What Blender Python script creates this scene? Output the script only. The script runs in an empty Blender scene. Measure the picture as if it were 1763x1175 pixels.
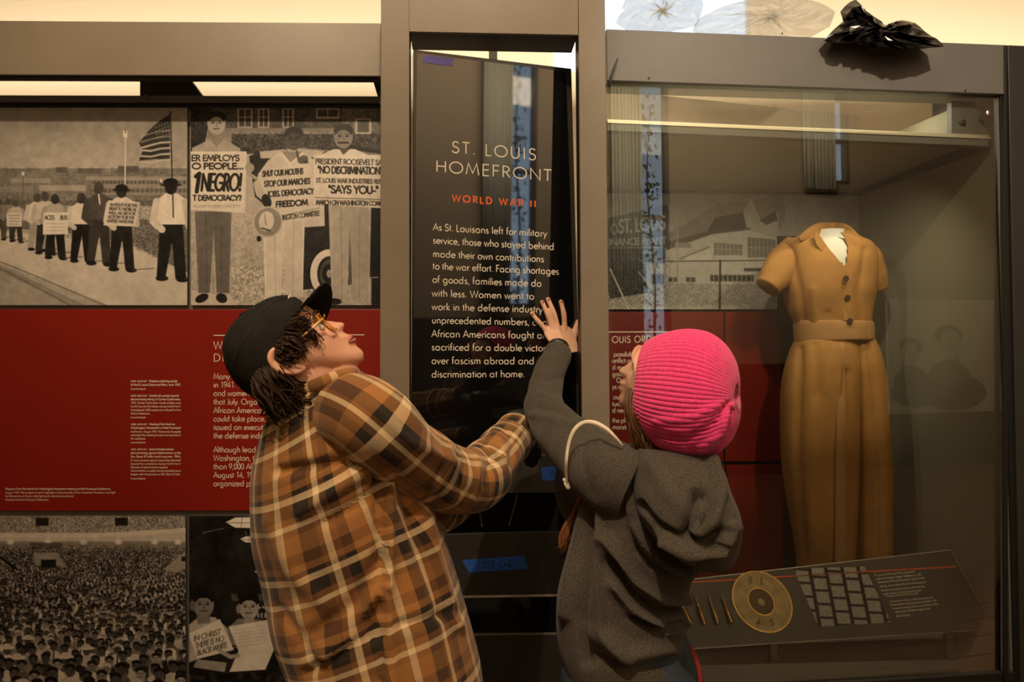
import bpy, bmesh, math, random
import numpy as np
from mathutils import Vector, Matrix, noise
random.seed(7); np.random.seed(7)
# ------------------------------------------------------------------ camera, world, lights, exposure
SC = bpy.context.scene
W, H, F = 1763.0, 1175.0, 1200.0
CAM = np.array([0.0, 0.0, 1.5])
cd = bpy.data.cameras.new('camera'); cam = bpy.data.objects.new('camera', cd); SC.collection.objects.link(cam)
cd.sensor_width = 36.0; cd.lens = F / W * 36.0; cd.clip_start = 0.05
RM = Matrix.Rotation(math.radians(91.3), 3, 'X') @ Matrix.Rotation(math.radians(-0.6), 3, 'Z')
cam.matrix_world = Matrix.Translation(CAM.tolist()) @ RM.to_4x4()
SC.camera = cam
RMn = np.array(RM)
cd.dof.use_dof = True; cd.dof.focus_distance = 1.75; cd.dof.aperture_fstop = 7.0

world = bpy.data.worlds.new('world'); SC.world = world; world.use_nodes = True
bg = world.node_tree.nodes['Background']; bg.inputs[0].default_value = (0.60, 0.74, 1.0, 1); bg.inputs[1].default_value = 1.7
SC.view_settings.view_transform = 'Standard'; SC.view_settings.look = 'None'
SC.view_settings.gamma = 1.0; SC.view_settings.use_curve_mapping = False
SC.view_settings.exposure = 0.75

def area(name, loc, rot, sx, sy, power, color, spread=180):
    l = bpy.data.lights.new(name, 'AREA'); l.shape = 'RECTANGLE'; l.size = sx; l.size_y = sy
    l.energy = power; l.color = color; l.spread = math.radians(spread)
    o = bpy.data.objects.new(name, l); SC.collection.objects.link(o); o.location = loc
    o.rotation_euler = [math.radians(a) for a in rot]; return o
def spot(name, loc, target, power, color, angle=50, blend=0.7, size=0.05):
    l = bpy.data.lights.new(name, 'SPOT'); l.energy = power; l.color = color
    l.spot_size = math.radians(angle); l.spot_blend = blend; l.shadow_soft_size = size
    o = bpy.data.objects.new(name, l); SC.collection.objects.link(o); o.location = loc
    o.rotation_euler = (Vector(target) - Vector(loc)).to_track_quat('-Z', 'Y').to_euler(); return o
WARM = (1.0, 0.76, 0.50)
area('ceiling_lamp_front', (-0.6, -0.3, 5.0), (0, 0, 0), 1.6, 1.0, 38, WARM)
area('ceiling_lamp_rear', (0.8, -2.2, 5.0), (0, 0, 0), 1.6, 1.0, 20, ) if False else area('rear_wall_fill', (2.6, -1.9, 4.7), (-62, 0, 0), 4.0, 0.4, 190, WARM)  # unseen lamp added to brighten the rear wall in the reflections
area('cove_lamp', (0.0, 3.45, 2.9), (180, 0, 0), 7.0, 0.25, 42, (1.0, 0.85, 0.64))
spot('track_spot_panel', (-1.1, 0.1, 3.9), (-1.0, 2.3, 2.30), 125, WARM, 46, 1.0)
spot('track_spot_tower', (0.1, 0.0, 4.0), (0.1, 2.05, 2.75), 90, WARM, 38, 1.0)
spot('track_spot_people', (-0.3, -0.9, 4.2), (-0.1, 1.35, 1.5), 175, WARM, 33, 1.0)
spot('track_spot_case', (1.3, -0.4, 4.0), (1.15, 2.8, 1.5), 230, (1.0, 0.82, 0.60), 44, 1.0)

for _x in (.45, .85, 1.25): spot('case_fill_spot', (_x, 2.19 + .12 * _x, 2.17), (_x + .12, 2.95, 1.35), 4.2, (1.0, 0.86, 0.66), 120, 1.0, .012)  # unseen small spots, added to brighten the inside of the case
area('light_box_fill', (1.0, 2.55, 2.42), (0, 0, 6), 1.0, 0.1, 4, (1.0, 0.86, 0.66))  # fill lamp added to lift the space above the ceiling panel

# ------------------------------------------------------------------ projection helpers (pixel of the 1763x1175 photo -> world point on a real plane)
def ray(px, py):
    px = np.asarray(px, float); py = np.asarray(py, float)
    d = np.stack([(px - W / 2) / F, -(py - H / 2) / F, -np.ones_like(px)], -1)
    return d @ RMn.T
def on(px, py, pl):                 # plane y = a + b*x + c*(z-1.5)
    a, b, c = (tuple(pl) + (0, 0))[:3]
    d = ray(px, py)
    t = a / (d[..., 1] - b * d[..., 0] - c * d[..., 2])
    return CAM + d * t[..., None]
def at(px, py, y): return on(px, py, (y, 0, 0))
def proj(P):
    q = (np.asarray(P) - CAM) @ RMn
    return W / 2 + F * q[..., 0] / -q[..., 2], H / 2 - F * q[..., 1] / -q[..., 2]
def pnormal(pl):                    # unit normal pointing away from the camera
    a, b, c = (tuple(pl) + (0, 0))[:3]
    n = np.array([-b, 1.0, -c]); return n / np.linalg.norm(n)

P_LEFT = (2.30, 0.035); P_HEAD = (2.16, 0.035); P_TOWER = (2.00, 0.07)
P_GLASS = (2.10, 0.12); P_BACK = (2.85, 0.12)
P_SIGN = (2.140, 0.25, -0.05)

# ------------------------------------------------------------------ objects
def tag(o, label=None, cat=None, group=None, kind=None):
    if label: o['label'] = label
    if cat: o['category'] = cat
    if group: o['group'] = group
    if kind: o['kind'] = kind
    return o
def thing(name, loc, label, cat, group=None, kind=None):
    o = bpy.data.objects.new(name, None); SC.collection.objects.link(o)
    o.location = [float(v) for v in loc]; o.empty_display_size = 0.05
    return tag(o, label, cat, group, kind)
def wloc(o):
    p = np.array(o.location)
    return p + (wloc(o.parent) if o.parent else 0)
def mesh(name, V, Fc, m=None, parent=None, smooth=False, uv=None, col=None, bevel=0, matidx=None):
    V = np.asarray(V, float).reshape(-1, 3)
    if parent is not None: org = wloc(parent); loc = (0, 0, 0)
    else:
        org = np.array([(V[:, 0].min() + V[:, 0].max()) / 2, (V[:, 1].min() + V[:, 1].max()) / 2, V[:, 2].min()]); loc = org
    me = bpy.data.meshes.new(name)
    L = V - org
    if isinstance(Fc, np.ndarray) and Fc.shape[1] == 4:
        me.vertices.add(len(L)); me.vertices.foreach_set('co', L.astype(np.float32).ravel())
        n = len(Fc); me.loops.add(n * 4); me.loops.foreach_set('vertex_index', Fc.astype(np.int32).ravel())
        me.polygons.add(n); me.polygons.foreach_set('loop_start', np.arange(0, n * 4, 4, dtype=np.int32))
        me.update(calc_edges=True)
    else:
        me.from_pydata(L.tolist(), [], [tuple(int(i) for i in f) for f in Fc]); me.update()
    if smooth: me.polygons.foreach_set('use_smooth', [True] * len(me.polygons))
    if uv is not None:
        ul = me.uv_layers.new(name='UVMap'); li = np.empty(len(me.loops), np.int32); me.loops.foreach_get('vertex_index', li)
        ul.data.foreach_set('uv', np.asarray(uv, np.float32)[li].ravel())
    if col is not None:
        at_ = me.color_attributes.new('print', 'FLOAT_COLOR', 'POINT'); at_.data.foreach_set('color', np.asarray(col, np.float32).ravel())
    if m is not None:
        for k in (m if isinstance(m, (list, tuple)) else [m]): me.materials.append(k)
        if matidx is not None: me.polygons.foreach_set('material_index', matidx)
    me.validate()
    o = bpy.data.objects.new(name, me); SC.collection.objects.link(o); o.location = [float(v) for v in loc]
    if parent is not None: o.parent = parent
    if bevel:
        b = o.modifiers.new('bevel', 'BEVEL'); b.width = bevel; b.segments = 2; b.limit_method = 'ANGLE'
    return o
class Geo:
    def __init__(s): s.V = []; s.F = []; s.U = []
    def add(s, V, Fc, U=None):
        n = len(s.V); s.V += [tuple(v) for v in np.asarray(V, float)]
        s.F += [tuple(int(i) + n for i in f) for f in Fc]
        s.U += [tuple(u) for u in (U if U is not None else np.zeros((len(V), 2)))]
        return s
    def obj(s, name, m, parent=None, smooth=False, bevel=0, uv=False):
        return mesh(name, s.V, s.F, m, parent, smooth, s.U if uv else None, None, bevel)
BOXF = [(0, 1, 2, 3), (7, 6, 5, 4), (0, 4, 5, 1), (1, 5, 6, 2), (2, 6, 7, 3), (3, 7, 4, 0)]
def boxg(x0, x1, y0, y1, z0, z1):
    return [(x0, y0, z0), (x0, y0, z1), (x1, y0, z1), (x1, y0, z0), (x0, y1, z0), (x0, y1, z1), (x1, y1, z1), (x1, y1, z0)], BOXF
def slabg(q, pl, th, off=0.0):      # q: pixel corners BL,TL,TR,BR of the front face, lying on the plane
    n = pnormal(pl); f = np.array([on(x, y, pl) for x, y in q]) + n * off
    return np.vstack([f, f + n * th]), BOXF
def slab(name, q, pl, th, m, parent=None, bevel=0.0015, off=0.0):
    V, Fc = slabg(q, pl, th, off); return mesh(name, V, Fc, m, parent, bevel=bevel)
def prismg(pts, pl, th, off=0.0):   # pixel polygon on a plane, given thickness away from the camera
    n = pnormal(pl); f = np.array([on(x, y, pl) for x, y in pts]) + n * off; k = len(pts)
    return np.vstack([f, f + n * th]), [tuple(range(k)), tuple(range(2 * k - 1, k - 1, -1))] + [(i, (i + k), ((i + 1) % k) + k, (i + 1) % k) for i in range(k)]

def crom(P, n):                     # resample control rows with a Catmull-Rom spline
    P = np.asarray(P, float); m = len(P); out = []
    E = np.vstack([2 * P[0] - P[1], P, 2 * P[-1] - P[-2]])
    for t in np.linspace(0, m - 1, n):
        i = min(int(t), m - 2); f = t - i; a, b, c, d = E[i:i + 4]
        out.append(0.5 * (2 * b + (c - a) * f + (2 * a - 5 * b + 4 * c - d) * f * f + (3 * b - a - 3 * c + d) * f ** 3))
    return np.array(out)
def loftg(C, A, B, nU=48, nV=None, p=1.0, cap=True):
    """rings: centre C, half axes A and B; returns verts, faces, metre-scaled uv"""
    if nV: R = crom(np.hstack([C, A, B]), nV); C, A, B = R[:, :3], R[:, 3:6], R[:, 6:9]
    C, A, B = map(np.asarray, (C, A, B)); nV = len(C)
    t = np.linspace(0, 2 * math.pi, nU + 1); c, s = np.cos(t), np.sin(t)
    cc = np.sign(c) * np.abs(c) ** p; ss = np.sign(s) * np.abs(s) ** p
    V = C[:, None] + A[:, None] * cc[None, :, None] + B[:, None] * ss[None, :, None]
    ln = np.concatenate([[0], np.cumsum(np.linalg.norm(np.diff(C, axis=0), axis=1))])
    circ = np.mean([math.pi * (np.linalg.norm(a) + np.linalg.norm(b)) for a, b in zip(A, B)])
    U = np.stack(np.meshgrid(t / (2 * math.pi) * circ, ln), -1).reshape(-1, 2)
    V = V.reshape(-1, 3); w = nU + 1
    Fc = [(i * w + j, i * w + j + 1, (i + 1) * w + j + 1, (i + 1) * w + j) for i in range(nV - 1) for j in range(nU)]
    if cap:
        for k, ring in ((0, 0), (nV - 1, nV - 1)):
            ci = len(V); V = np.vstack([V, C[k]]); U = np.vstack([U, [0, ln[k]]])
            Fc += [(ring * w + j, ring * w + j + 1, ci) if k else (ring * w + j + 1, ring * w + j, ci) for j in range(nU)]
    return V, Fc, U
def tubeg(P, R, nU=12, nV=None, flat=1.0, up=(0, -1, 0.01), cap=True):
    P = np.asarray(P, float); R = np.asarray(R, float).reshape(len(P), 1)
    if nV: q = crom(np.hstack([P, R]), nV); P, R = q[:, :3], np.maximum(q[:, 3:], 1e-4)
    T = np.gradient(P, axis=0); T /= np.linalg.norm(T, axis=1)[:, None] + 1e-12
    a = np.cross(np.array(up, float), T[0]); a /= np.linalg.norm(a) + 1e-12; A = []
    for tt in T:
        a = a - tt * a.dot(tt); a = a / (np.linalg.norm(a) + 1e-12); A.append(a)
    A = np.array(A); B = np.cross(T, A)
    return loftg(P, A * R, B * R * flat, nU, None, 1.0, cap)
def capsuleg(P, R, nU=10):          # tube with rounded ends
    P = [np.asarray(p, float) for p in P]; R = list(R)
    d0 = (P[0] - P[1]); d0 /= np.linalg.norm(d0); d1 = (P[-1] - P[-2]); d1 /= np.linalg.norm(d1)
    PP = [P[0] + d0 * R[0] * .95, P[0] + d0 * R[0] * .6] + P + [P[-1] + d1 * R[-1] * .6, P[-1] + d1 * R[-1] * .95]
    RR = [R[0] * .25, R[0] * .78] + R + [R[-1] * .78, R[-1] * .25]
    return tubeg(PP, RR, nU)
def pxloft(rings, nU=64, nV=60, p=1.0):  # rings (xl,yl,xr,yr,depth,half_thickness): silhouette points at a given real distance
    C, A, B = [], [], []
    for xl, yl, xr, yr, d, th in rings:
        l, r = at(xl, yl, d), at(xr, yr, d); a = (r - l) / 2
        b = np.array([0, 1.0, 0.0]); b -= a * (a @ b) / (a @ a); b /= np.linalg.norm(b)
        C.append((l + r) / 2); A.append(a); B.append(b * th)
    return loftg(np.array(C), np.array(A), np.array(B), nU, nV, p)
def pxtube(pts, nU=24, nV=40, flat=1.0): # (px, py, depth, radius_px)
    P = [at(x, y, d) for x, y, d, r in pts]; R = [r * d / F for x, y, d, r in pts]
    return tubeg(P, R, nU, nV, flat)
def vnormals(V, Fc):
    N = np.zeros_like(V); T = []
    for f in Fc: T += [(f[0], f[k], f[k + 1]) for k in range(1, len(f) - 1)]
    T = np.array(T); fn = np.cross(V[T[:, 1]] - V[T[:, 0]], V[T[:, 2]] - V[T[:, 0]])
    for k in range(3): np.add.at(N, T[:, k], fn)
    return N / (np.linalg.norm(N, axis=1)[:, None] + 1e-12)
def outward(V, Fc):
    N = vnormals(V, Fc); c = V.mean(0)
    return -N if ((V - c) * N).sum() < 0 else N
def segdist(x, y, pts):
    d = np.full(np.shape(x), 1e9)
    for (x0, y0), (x1, y1) in zip(pts[:-1], pts[1:]):
        dx, dy = x1 - x0, y1 - y0; t = np.clip(((x - x0) * dx + (y - y0) * dy) / (dx * dx + dy * dy + 1e-9), 0, 1)
        d = np.minimum(d, np.hypot(x - x0 - t * dx, y - y0 - t * dy))
    return d
def folds(V, Fc, lines):            # cloth folds: (pixel path, width px, height m) raised or sunk on the near side
    V = np.array(V, float); N = outward(V, Fc); px, py = proj(V); near = np.clip(-N[:, 1] * 2.5 + .2, 0, 1)
    D = np.zeros(len(V))
    for pts, w, h in lines: D += h * np.exp(-(segdist(px, py, pts) / w) ** 2)
    return V + N * (D * near)[:, None]
def rumple(V, Fc, amp, sc, seed=0, stretch=(1, 1, 1)):
    V = np.array(V, float); N = outward(V, Fc)
    n = np.array([noise.noise(Vector((v[0] * sc * stretch[0] + seed, v[1] * sc * stretch[1], v[2] * sc * stretch[2]))) for v in V])
    return V + N * (n * amp)[:, None]
def lathe(prof, c, ax, nU=16):      # profile (s along axis, r)
    ax = np.asarray(ax, float); ax /= np.linalg.norm(ax); a = np.cross(ax, [0.3, 0.5, 0.8]); a /= np.linalg.norm(a); b = np.cross(ax, a)
    C = [np.asarray(c) + ax * s for s, r in prof]
    return loftg(np.array(C), np.array([a * r for s, r in prof]), np.array([b * r for s, r in prof]), nU)

# ------------------------------------------------------------------ materials
def mat(name, col, rough=0.5, metal=0.0, spec=0.5, bump=None, mottle=0.0, msc=30.0, sheen=0.0, emit=None, estr=0.0):
    m = bpy.data.materials.new(name); m.use_nodes = True; nt = m.node_tree; b = nt.nodes['Principled BSDF']
    b.inputs['Base Color'].default_value = (*col, 1); b.inputs['Roughness'].default_value = rough
    b.inputs['Metallic'].default_value = metal; b.inputs['Specular IOR Level'].default_value = spec
    if sheen: b.inputs['Sheen Weight'].default_value = sheen; b.inputs['Sheen Roughness'].default_value = .5
    if emit: b.inputs['Emission Color'].default_value = (*emit, 1); b.inputs['Emission Strength'].default_value = estr
    tc = nt.nodes.new('ShaderNodeTexCoord')
    if mottle:
        n = nt.nodes.new('ShaderNodeTexNoise'); n.inputs['Scale'].default_value = msc; n.inputs['Detail'].default_value = 5
        nt.links.new(tc.outputs['Object'], n.inputs['Vector'])
        r = nt.nodes.new('ShaderNodeMapRange'); r.inputs['From Min'].default_value = .3; r.inputs['From Max'].default_value = .7
        r.inputs['To Min'].default_value = 1 - mottle; r.inputs['To Max'].default_value = 1 + mottle
        nt.links.new(n.outputs['Fac'], r.inputs['Value'])
        x = nt.nodes.new('ShaderNodeVectorMath'); x.operation = 'SCALE'; x.inputs[0].default_value = col
        nt.links.new(r.outputs[0], x.inputs['Scale']); nt.links.new(x.outputs[0], b.inputs['Base Color'])
    if bump:
        sc, st = bump; n = nt.nodes.new('ShaderNodeTexNoise'); n.inputs['Scale'].default_value = sc; n.inputs['Detail'].default_value = 4
        nt.links.new(tc.outputs['Object'], n.inputs['Vector']); bp = nt.nodes.new('ShaderNodeBump')
        bp.inputs['Strength'].default_value = st; bp.inputs['Distance'].default_value = .002
        nt.links.new(n.outputs['Fac'], bp.inputs['Height']); nt.links.new(bp.outputs[0], b.inputs['Normal'])
    return m
def glassmat(name, tint=(1, 1, 1), ior=1.5, extra=0.0, rough=0.0):
    m = bpy.data.materials.new(name); m.use_nodes = True; nt = m.node_tree; nt.nodes.clear()
    o = nt.nodes.new('ShaderNodeOutputMaterial'); mx = nt.nodes.new('ShaderNodeMixShader')
    t = nt.nodes.new('ShaderNodeBsdfTransparent'); t.inputs[0].default_value = (*tint, 1)
    g = nt.nodes.new('ShaderNodeBsdfGlossy'); g.inputs['Roughness'].default_value = rough
    fr = nt.nodes.new('ShaderNodeFresnel'); fr.inputs[0].default_value = ior
    ad = nt.nodes.new('ShaderNodeMath'); ad.operation = 'ADD'; ad.inputs[1].default_value = extra; ad.use_clamp = True
    nt.links.new(fr.outputs[0], ad.inputs[0]); nt.links.new(ad.outputs[0], mx.inputs[0])
    nt.links.new(t.outputs[0], mx.inputs[1]); nt.links.new(g.outputs[0], mx.inputs[2]); nt.links.new(mx.outputs[0], o.inputs[0]); return m
def filmmat():
    m = bpy.data.materials.new('clear_plastic_film'); m.use_nodes = True; nt = m.node_tree; nt.nodes.clear(); L = nt.links.new
    o = nt.nodes.new('ShaderNodeOutputMaterial'); a = nt.nodes.new('ShaderNodeMixShader'); b = nt.nodes.new('ShaderNodeMixShader'); a.inputs[0].default_value = .42; b.inputs[0].default_value = .06
    t = nt.nodes.new('ShaderNodeBsdfTransparent'); d = nt.nodes.new('ShaderNodeBsdfTranslucent'); d.inputs[0].default_value = (.9, .9, .88, 1)
    g = nt.nodes.new('ShaderNodeBsdfGlossy'); g.inputs['Roughness'].default_value = .15
    L(t.outputs[0], a.inputs[1]); L(d.outputs[0], a.inputs[2]); L(a.outputs[0], b.inputs[1]); L(g.outputs[0], b.inputs[2]); L(b.outputs[0], o.inputs[0]); return m
def printmat(name='printed_photo', rough=.45):
    m = bpy.data.materials.new(name); m.use_nodes = True; nt = m.node_tree; b = nt.nodes['Principled BSDF']
    a = nt.nodes.new('ShaderNodeAttribute'); a.attribute_name = 'print'; nt.links.new(a.outputs['Color'], b.inputs['Base Color'])
    b.inputs['Roughness'].default_value = rough; b.inputs['Specular IOR Level'].default_value = .3; return m
def ramp(nt, src, stops):
    r = nt.nodes.new('ShaderNodeValToRGB'); r.color_ramp.interpolation = 'CONSTANT'; e = r.color_ramp.elements
    while len(e) > 1: e.remove(e[-1])
    e[0].position = 0; e[0].color = (*stops[0][1], 1)
    for p, c in stops[1:]: k = e.new(p); k.color = (*c, 1)
    nt.links.new(src, r.inputs[0]); return r.outputs[0]
def plaid():
    m = bpy.data.materials.new('plaid_flannel'); m.use_nodes = True; nt = m.node_tree; b = nt.nodes['Principled BSDF']
    uv = nt.nodes.new('ShaderNodeUVMap'); sp = nt.nodes.new('ShaderNodeSeparateXYZ'); nt.links.new(uv.outputs[0], sp.inputs[0])
    cream, tan, br, dk, mid = (.74, .56, .33), (.34, .15, .045), (.14, .058, .022), (.026, .018, .012), (.22, .095, .032)
    def fr(out, k):
        a = nt.nodes.new('ShaderNodeMath'); a.operation = 'MULTIPLY'; a.inputs[1].default_value = k; nt.links.new(out, a.inputs[0])
        f = nt.nodes.new('ShaderNodeMath'); f.operation = 'FRACT'; nt.links.new(a.outputs[0], f.inputs[0]); return f.outputs[0]
    wu = ramp(nt, fr(sp.outputs[0], 1 / .128), [(0, cream), (.085, tan), (.27, dk), (.45, br), (.50, cream), (.56, br), (.64, dk), (.76, tan)])
    wv = ramp(nt, fr(sp.outputs[1], 1 / .148), [(0, cream), (.085, dk), (.25, mid), (.33, cream), (.395, mid), (.47, tan), (.70, br), (.84, tan), (.93, dk)])
    mx = nt.nodes.new('ShaderNodeMix'); mx.data_type = 'RGBA'; mx.inputs[0].default_value = .5
    nt.links.new(wu, mx.inputs[6]); nt.links.new(wv, mx.inputs[7])
    n = nt.nodes.new('ShaderNodeTexNoise'); n.inputs['Scale'].default_value = 900; tc = nt.nodes.new('ShaderNodeTexCoord'); nt.links.new(tc.outputs['Object'], n.inputs['Vector'])
    bp = nt.nodes.new('ShaderNodeBump'); bp.inputs['Strength'].default_value = .35; bp.inputs['Distance'].default_value = .001
    nt.links.new(n.outputs[0], bp.inputs['Height']); nt.links.new(bp.outputs[0], b.inputs['Normal'])
    nt.links.new(mx.outputs[2], b.inputs['Base Color']); b.inputs['Roughness'].default_value = .9; b.inputs['Sheen Weight'].default_value = .15
    b.inputs['Specular IOR Level'].default_value = .15
    return m
def heather(name, c0, c1, sc=260):
    m = bpy.data.materials.new(name); m.use_nodes = True; nt = m.node_tree; b = nt.nodes['Principled BSDF']
    tc = nt.nodes.new('ShaderNodeTexCoord'); mp = nt.nodes.new('ShaderNodeMapping'); mp.inputs['Scale'].default_value = (1, 1, 2.5)
    n = nt.nodes.new('ShaderNodeTexNoise'); n.inputs['Scale'].default_value = sc; n.inputs['Detail'].default_value = 6; n.inputs['Roughness'].default_value = .75
    nt.links.new(tc.outputs['Object'], mp.inputs[0]); nt.links.new(mp.outputs[0], n.inputs['Vector'])
    r = nt.nodes.new('ShaderNodeValToRGB'); r.color_ramp.elements[0].position = .36; r.color_ramp.elements[1].position = .66
    r.color_ramp.elements[0].color = (*c0, 1); r.color_ramp.elements[1].color = (*c1, 1)
    nt.links.new(n.outputs[0], r.inputs[0]); nt.links.new(r.outputs[0], b.inputs['Base Color'])
    bp = nt.nodes.new('ShaderNodeBump'); bp.inputs['Strength'].default_value = .4; bp.inputs['Distance'].default_value = .0015
    nt.links.new(n.outputs[0], bp.inputs['Height']); nt.links.new(bp.outputs[0], b.inputs['Normal'])
    b.inputs['Roughness'].default_value = .95; b.inputs['Specular IOR Level'].default_value = .1; b.inputs['Sheen Weight'].default_value = .1; return m
M = dict(
    cream=mat('cream_plaster', (.80, .70, .54), .8), bronze=mat('bronze_grey_paint', (.195, .158, .118), .42, spec=.45, mottle=.05, msc=9, bump=(260, .12)),
    slate=mat('slate_grey_paint', (.120, .112, .104), .42, spec=.45, mottle=.05, msc=9, bump=(260, .12)),
    black=mat('matt_black_metal', (.008, .0075, .007), .5), char=mat('charcoal_board', (.026, .023, .020), .45, mottle=.06, msc=20),
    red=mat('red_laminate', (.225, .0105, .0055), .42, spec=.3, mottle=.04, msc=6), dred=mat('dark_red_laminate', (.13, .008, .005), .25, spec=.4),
    grey=mat('brushed_grey_metal', (.20, .18, .15), .4, metal=.4), white=mat('white_ink', (.80, .72, .60), .6), ink=mat('cream_ink', (.72, .60, .47), .6),
    orange=mat('orange_ink', (.75, .13, .035), .6), signface=mat('black_gloss_glass', (.0045, .0045, .005), .03, spec=1.0),
    signedge=mat('smoked_acrylic_edge', (.05, .042, .035), .18), alu=mat('pale_aluminium', (.75, .68, .55), .3, metal=.6),
    casewall=mat('sage_grey_paint', (.27, .25, .18), .5, spec=.3), casefloor=mat('khaki_grey_board', (.24, .21, .165), .5, spec=.3),
    glass=glassmat('case_glass', (.93, .95, .91), 1.45, .012), print=printmat(), tapeblue=mat('blue_masking_tape', (.012, .075, .36), .7, mottle=.1, msc=60),
    tapepurple=mat('faded_violet_tape', (.10, .08, .32), .7), marker=mat('black_marker', (.01, .015, .05), .6),
    skin=mat('skin', (.70, .37, .25), .5, spec=.35, mottle=.05, msc=40, bump=(500, .1)), skin2=mat('skin_light', (.70, .41, .28), .5, spec=.35, mottle=.05, msc=40, bump=(500, .1)),
    lips=mat('lip_pink', (.42, .13, .11), .4), eye=mat('eye_white', (.75, .70, .65), .2), iris=mat('grey_blue_iris', (.05, .07, .09), .2),
    hair=mat('dark_brown_hair', (.030, .014, .007), .62, spec=.2), hair2=mat('brown_hair', (.09, .035, .012), .45), hair3=mat('auburn_hair', (.22, .085, .028), .5),
    cap=mat('faded_black_cotton', (.018, .0165, .015), .9, mottle=.18, msc=50, bump=(900, .5), spec=.15), capin=mat('cap_lining', (.012, .010, .009), .9),
    amber=mat('amber_acetate', (.50, .22, .03), .2), plaid=plaid(), hood=heather('charcoal_heather_fleece', (.032, .028, .023), (.118, .100, .080)),
    pink=mat('pink_wool', (.97, .07, .285), .95, mottle=.15, msc=160, bump=(700, .8), sheen=.35, spec=.1),
    cord=mat('cream_cotton_cord', (.80, .70, .56), .9, bump=(600, .5)), jean=mat('blue_denim', (.035, .05, .075), .9, mottle=.2, msc=200, bump=(900, .5)),
    dark=mat('dark_trousers', (.02, .018, .016), .9), shoe=mat('brown_leather', (.05, .025, .015), .5), patred=mat('red_stitching', (.30, .02, .02), .8),
    khaki=mat('khaki_cotton', (.36, .175, .052), .85, mottle=.10, msc=14, bump=(700, .35), spec=.15), khaki2=mat('worn_khaki_cotton', (.37, .195, .075), .85, mottle=.10, msc=20, spec=.15),
    button=mat('brown_button', (.06, .028, .018), .35), linen=mat('white_linen', (.62, .58, .50), .8), brass=mat('brass', (.55, .34, .11), .28, metal=.9, mottle=.15, msc=60),
    worn=mat('worn_brass', (.42, .30, .15), .5, metal=.35, mottle=.25, msc=45), dbrass=mat('dark_brass', (.12, .065, .035), .5, metal=.3),
    rail=mat('dark_taupe_panel', (.085, .074, .064), .4, spec=.4), glove=mat('black_work_glove', (.010, .010, .010), .7), tool=mat('black_rubber', (.008, .008, .008), .5),
    yellow=mat('yellow_plastic', (.60, .33, .03), .4), bag=mat('black_plastic_film', (.010, .009, .009), .22, spec=.9), floor=mat('brown_wood', (.10, .06, .035), .4, mottle=.2, msc=6),
    clear=filmmat(), steel=mat('polished_steel', (.6, .58, .55), .2, metal=1.0),
    rubber=mat('black_rubber_sleeve', (.012, .012, .012), .4), wire=mat('white_wire', (.42, .38, .32), .5), curtain=mat('pale_curtain', (.40, .42, .38), .9),
    frame=mat('dark_window_frame', (.05, .045, .04), .5), brown=mat('dark_brown_beam', (.04, .018, .013), .6), taupe=mat('taupe_plaster', (.30, .255, .20), .9),
    sky=mat('daylight_pane', (.5, .6, .8), .5, emit=(.55, .72, 1.0), estr=2.2), bright=mat('bright_sky_pane', (.8, .85, 1), .5, emit=(.86, .92, 1.0), estr=5.0), leaf=mat('foliage', (.02, .035, .02), .8))
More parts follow.
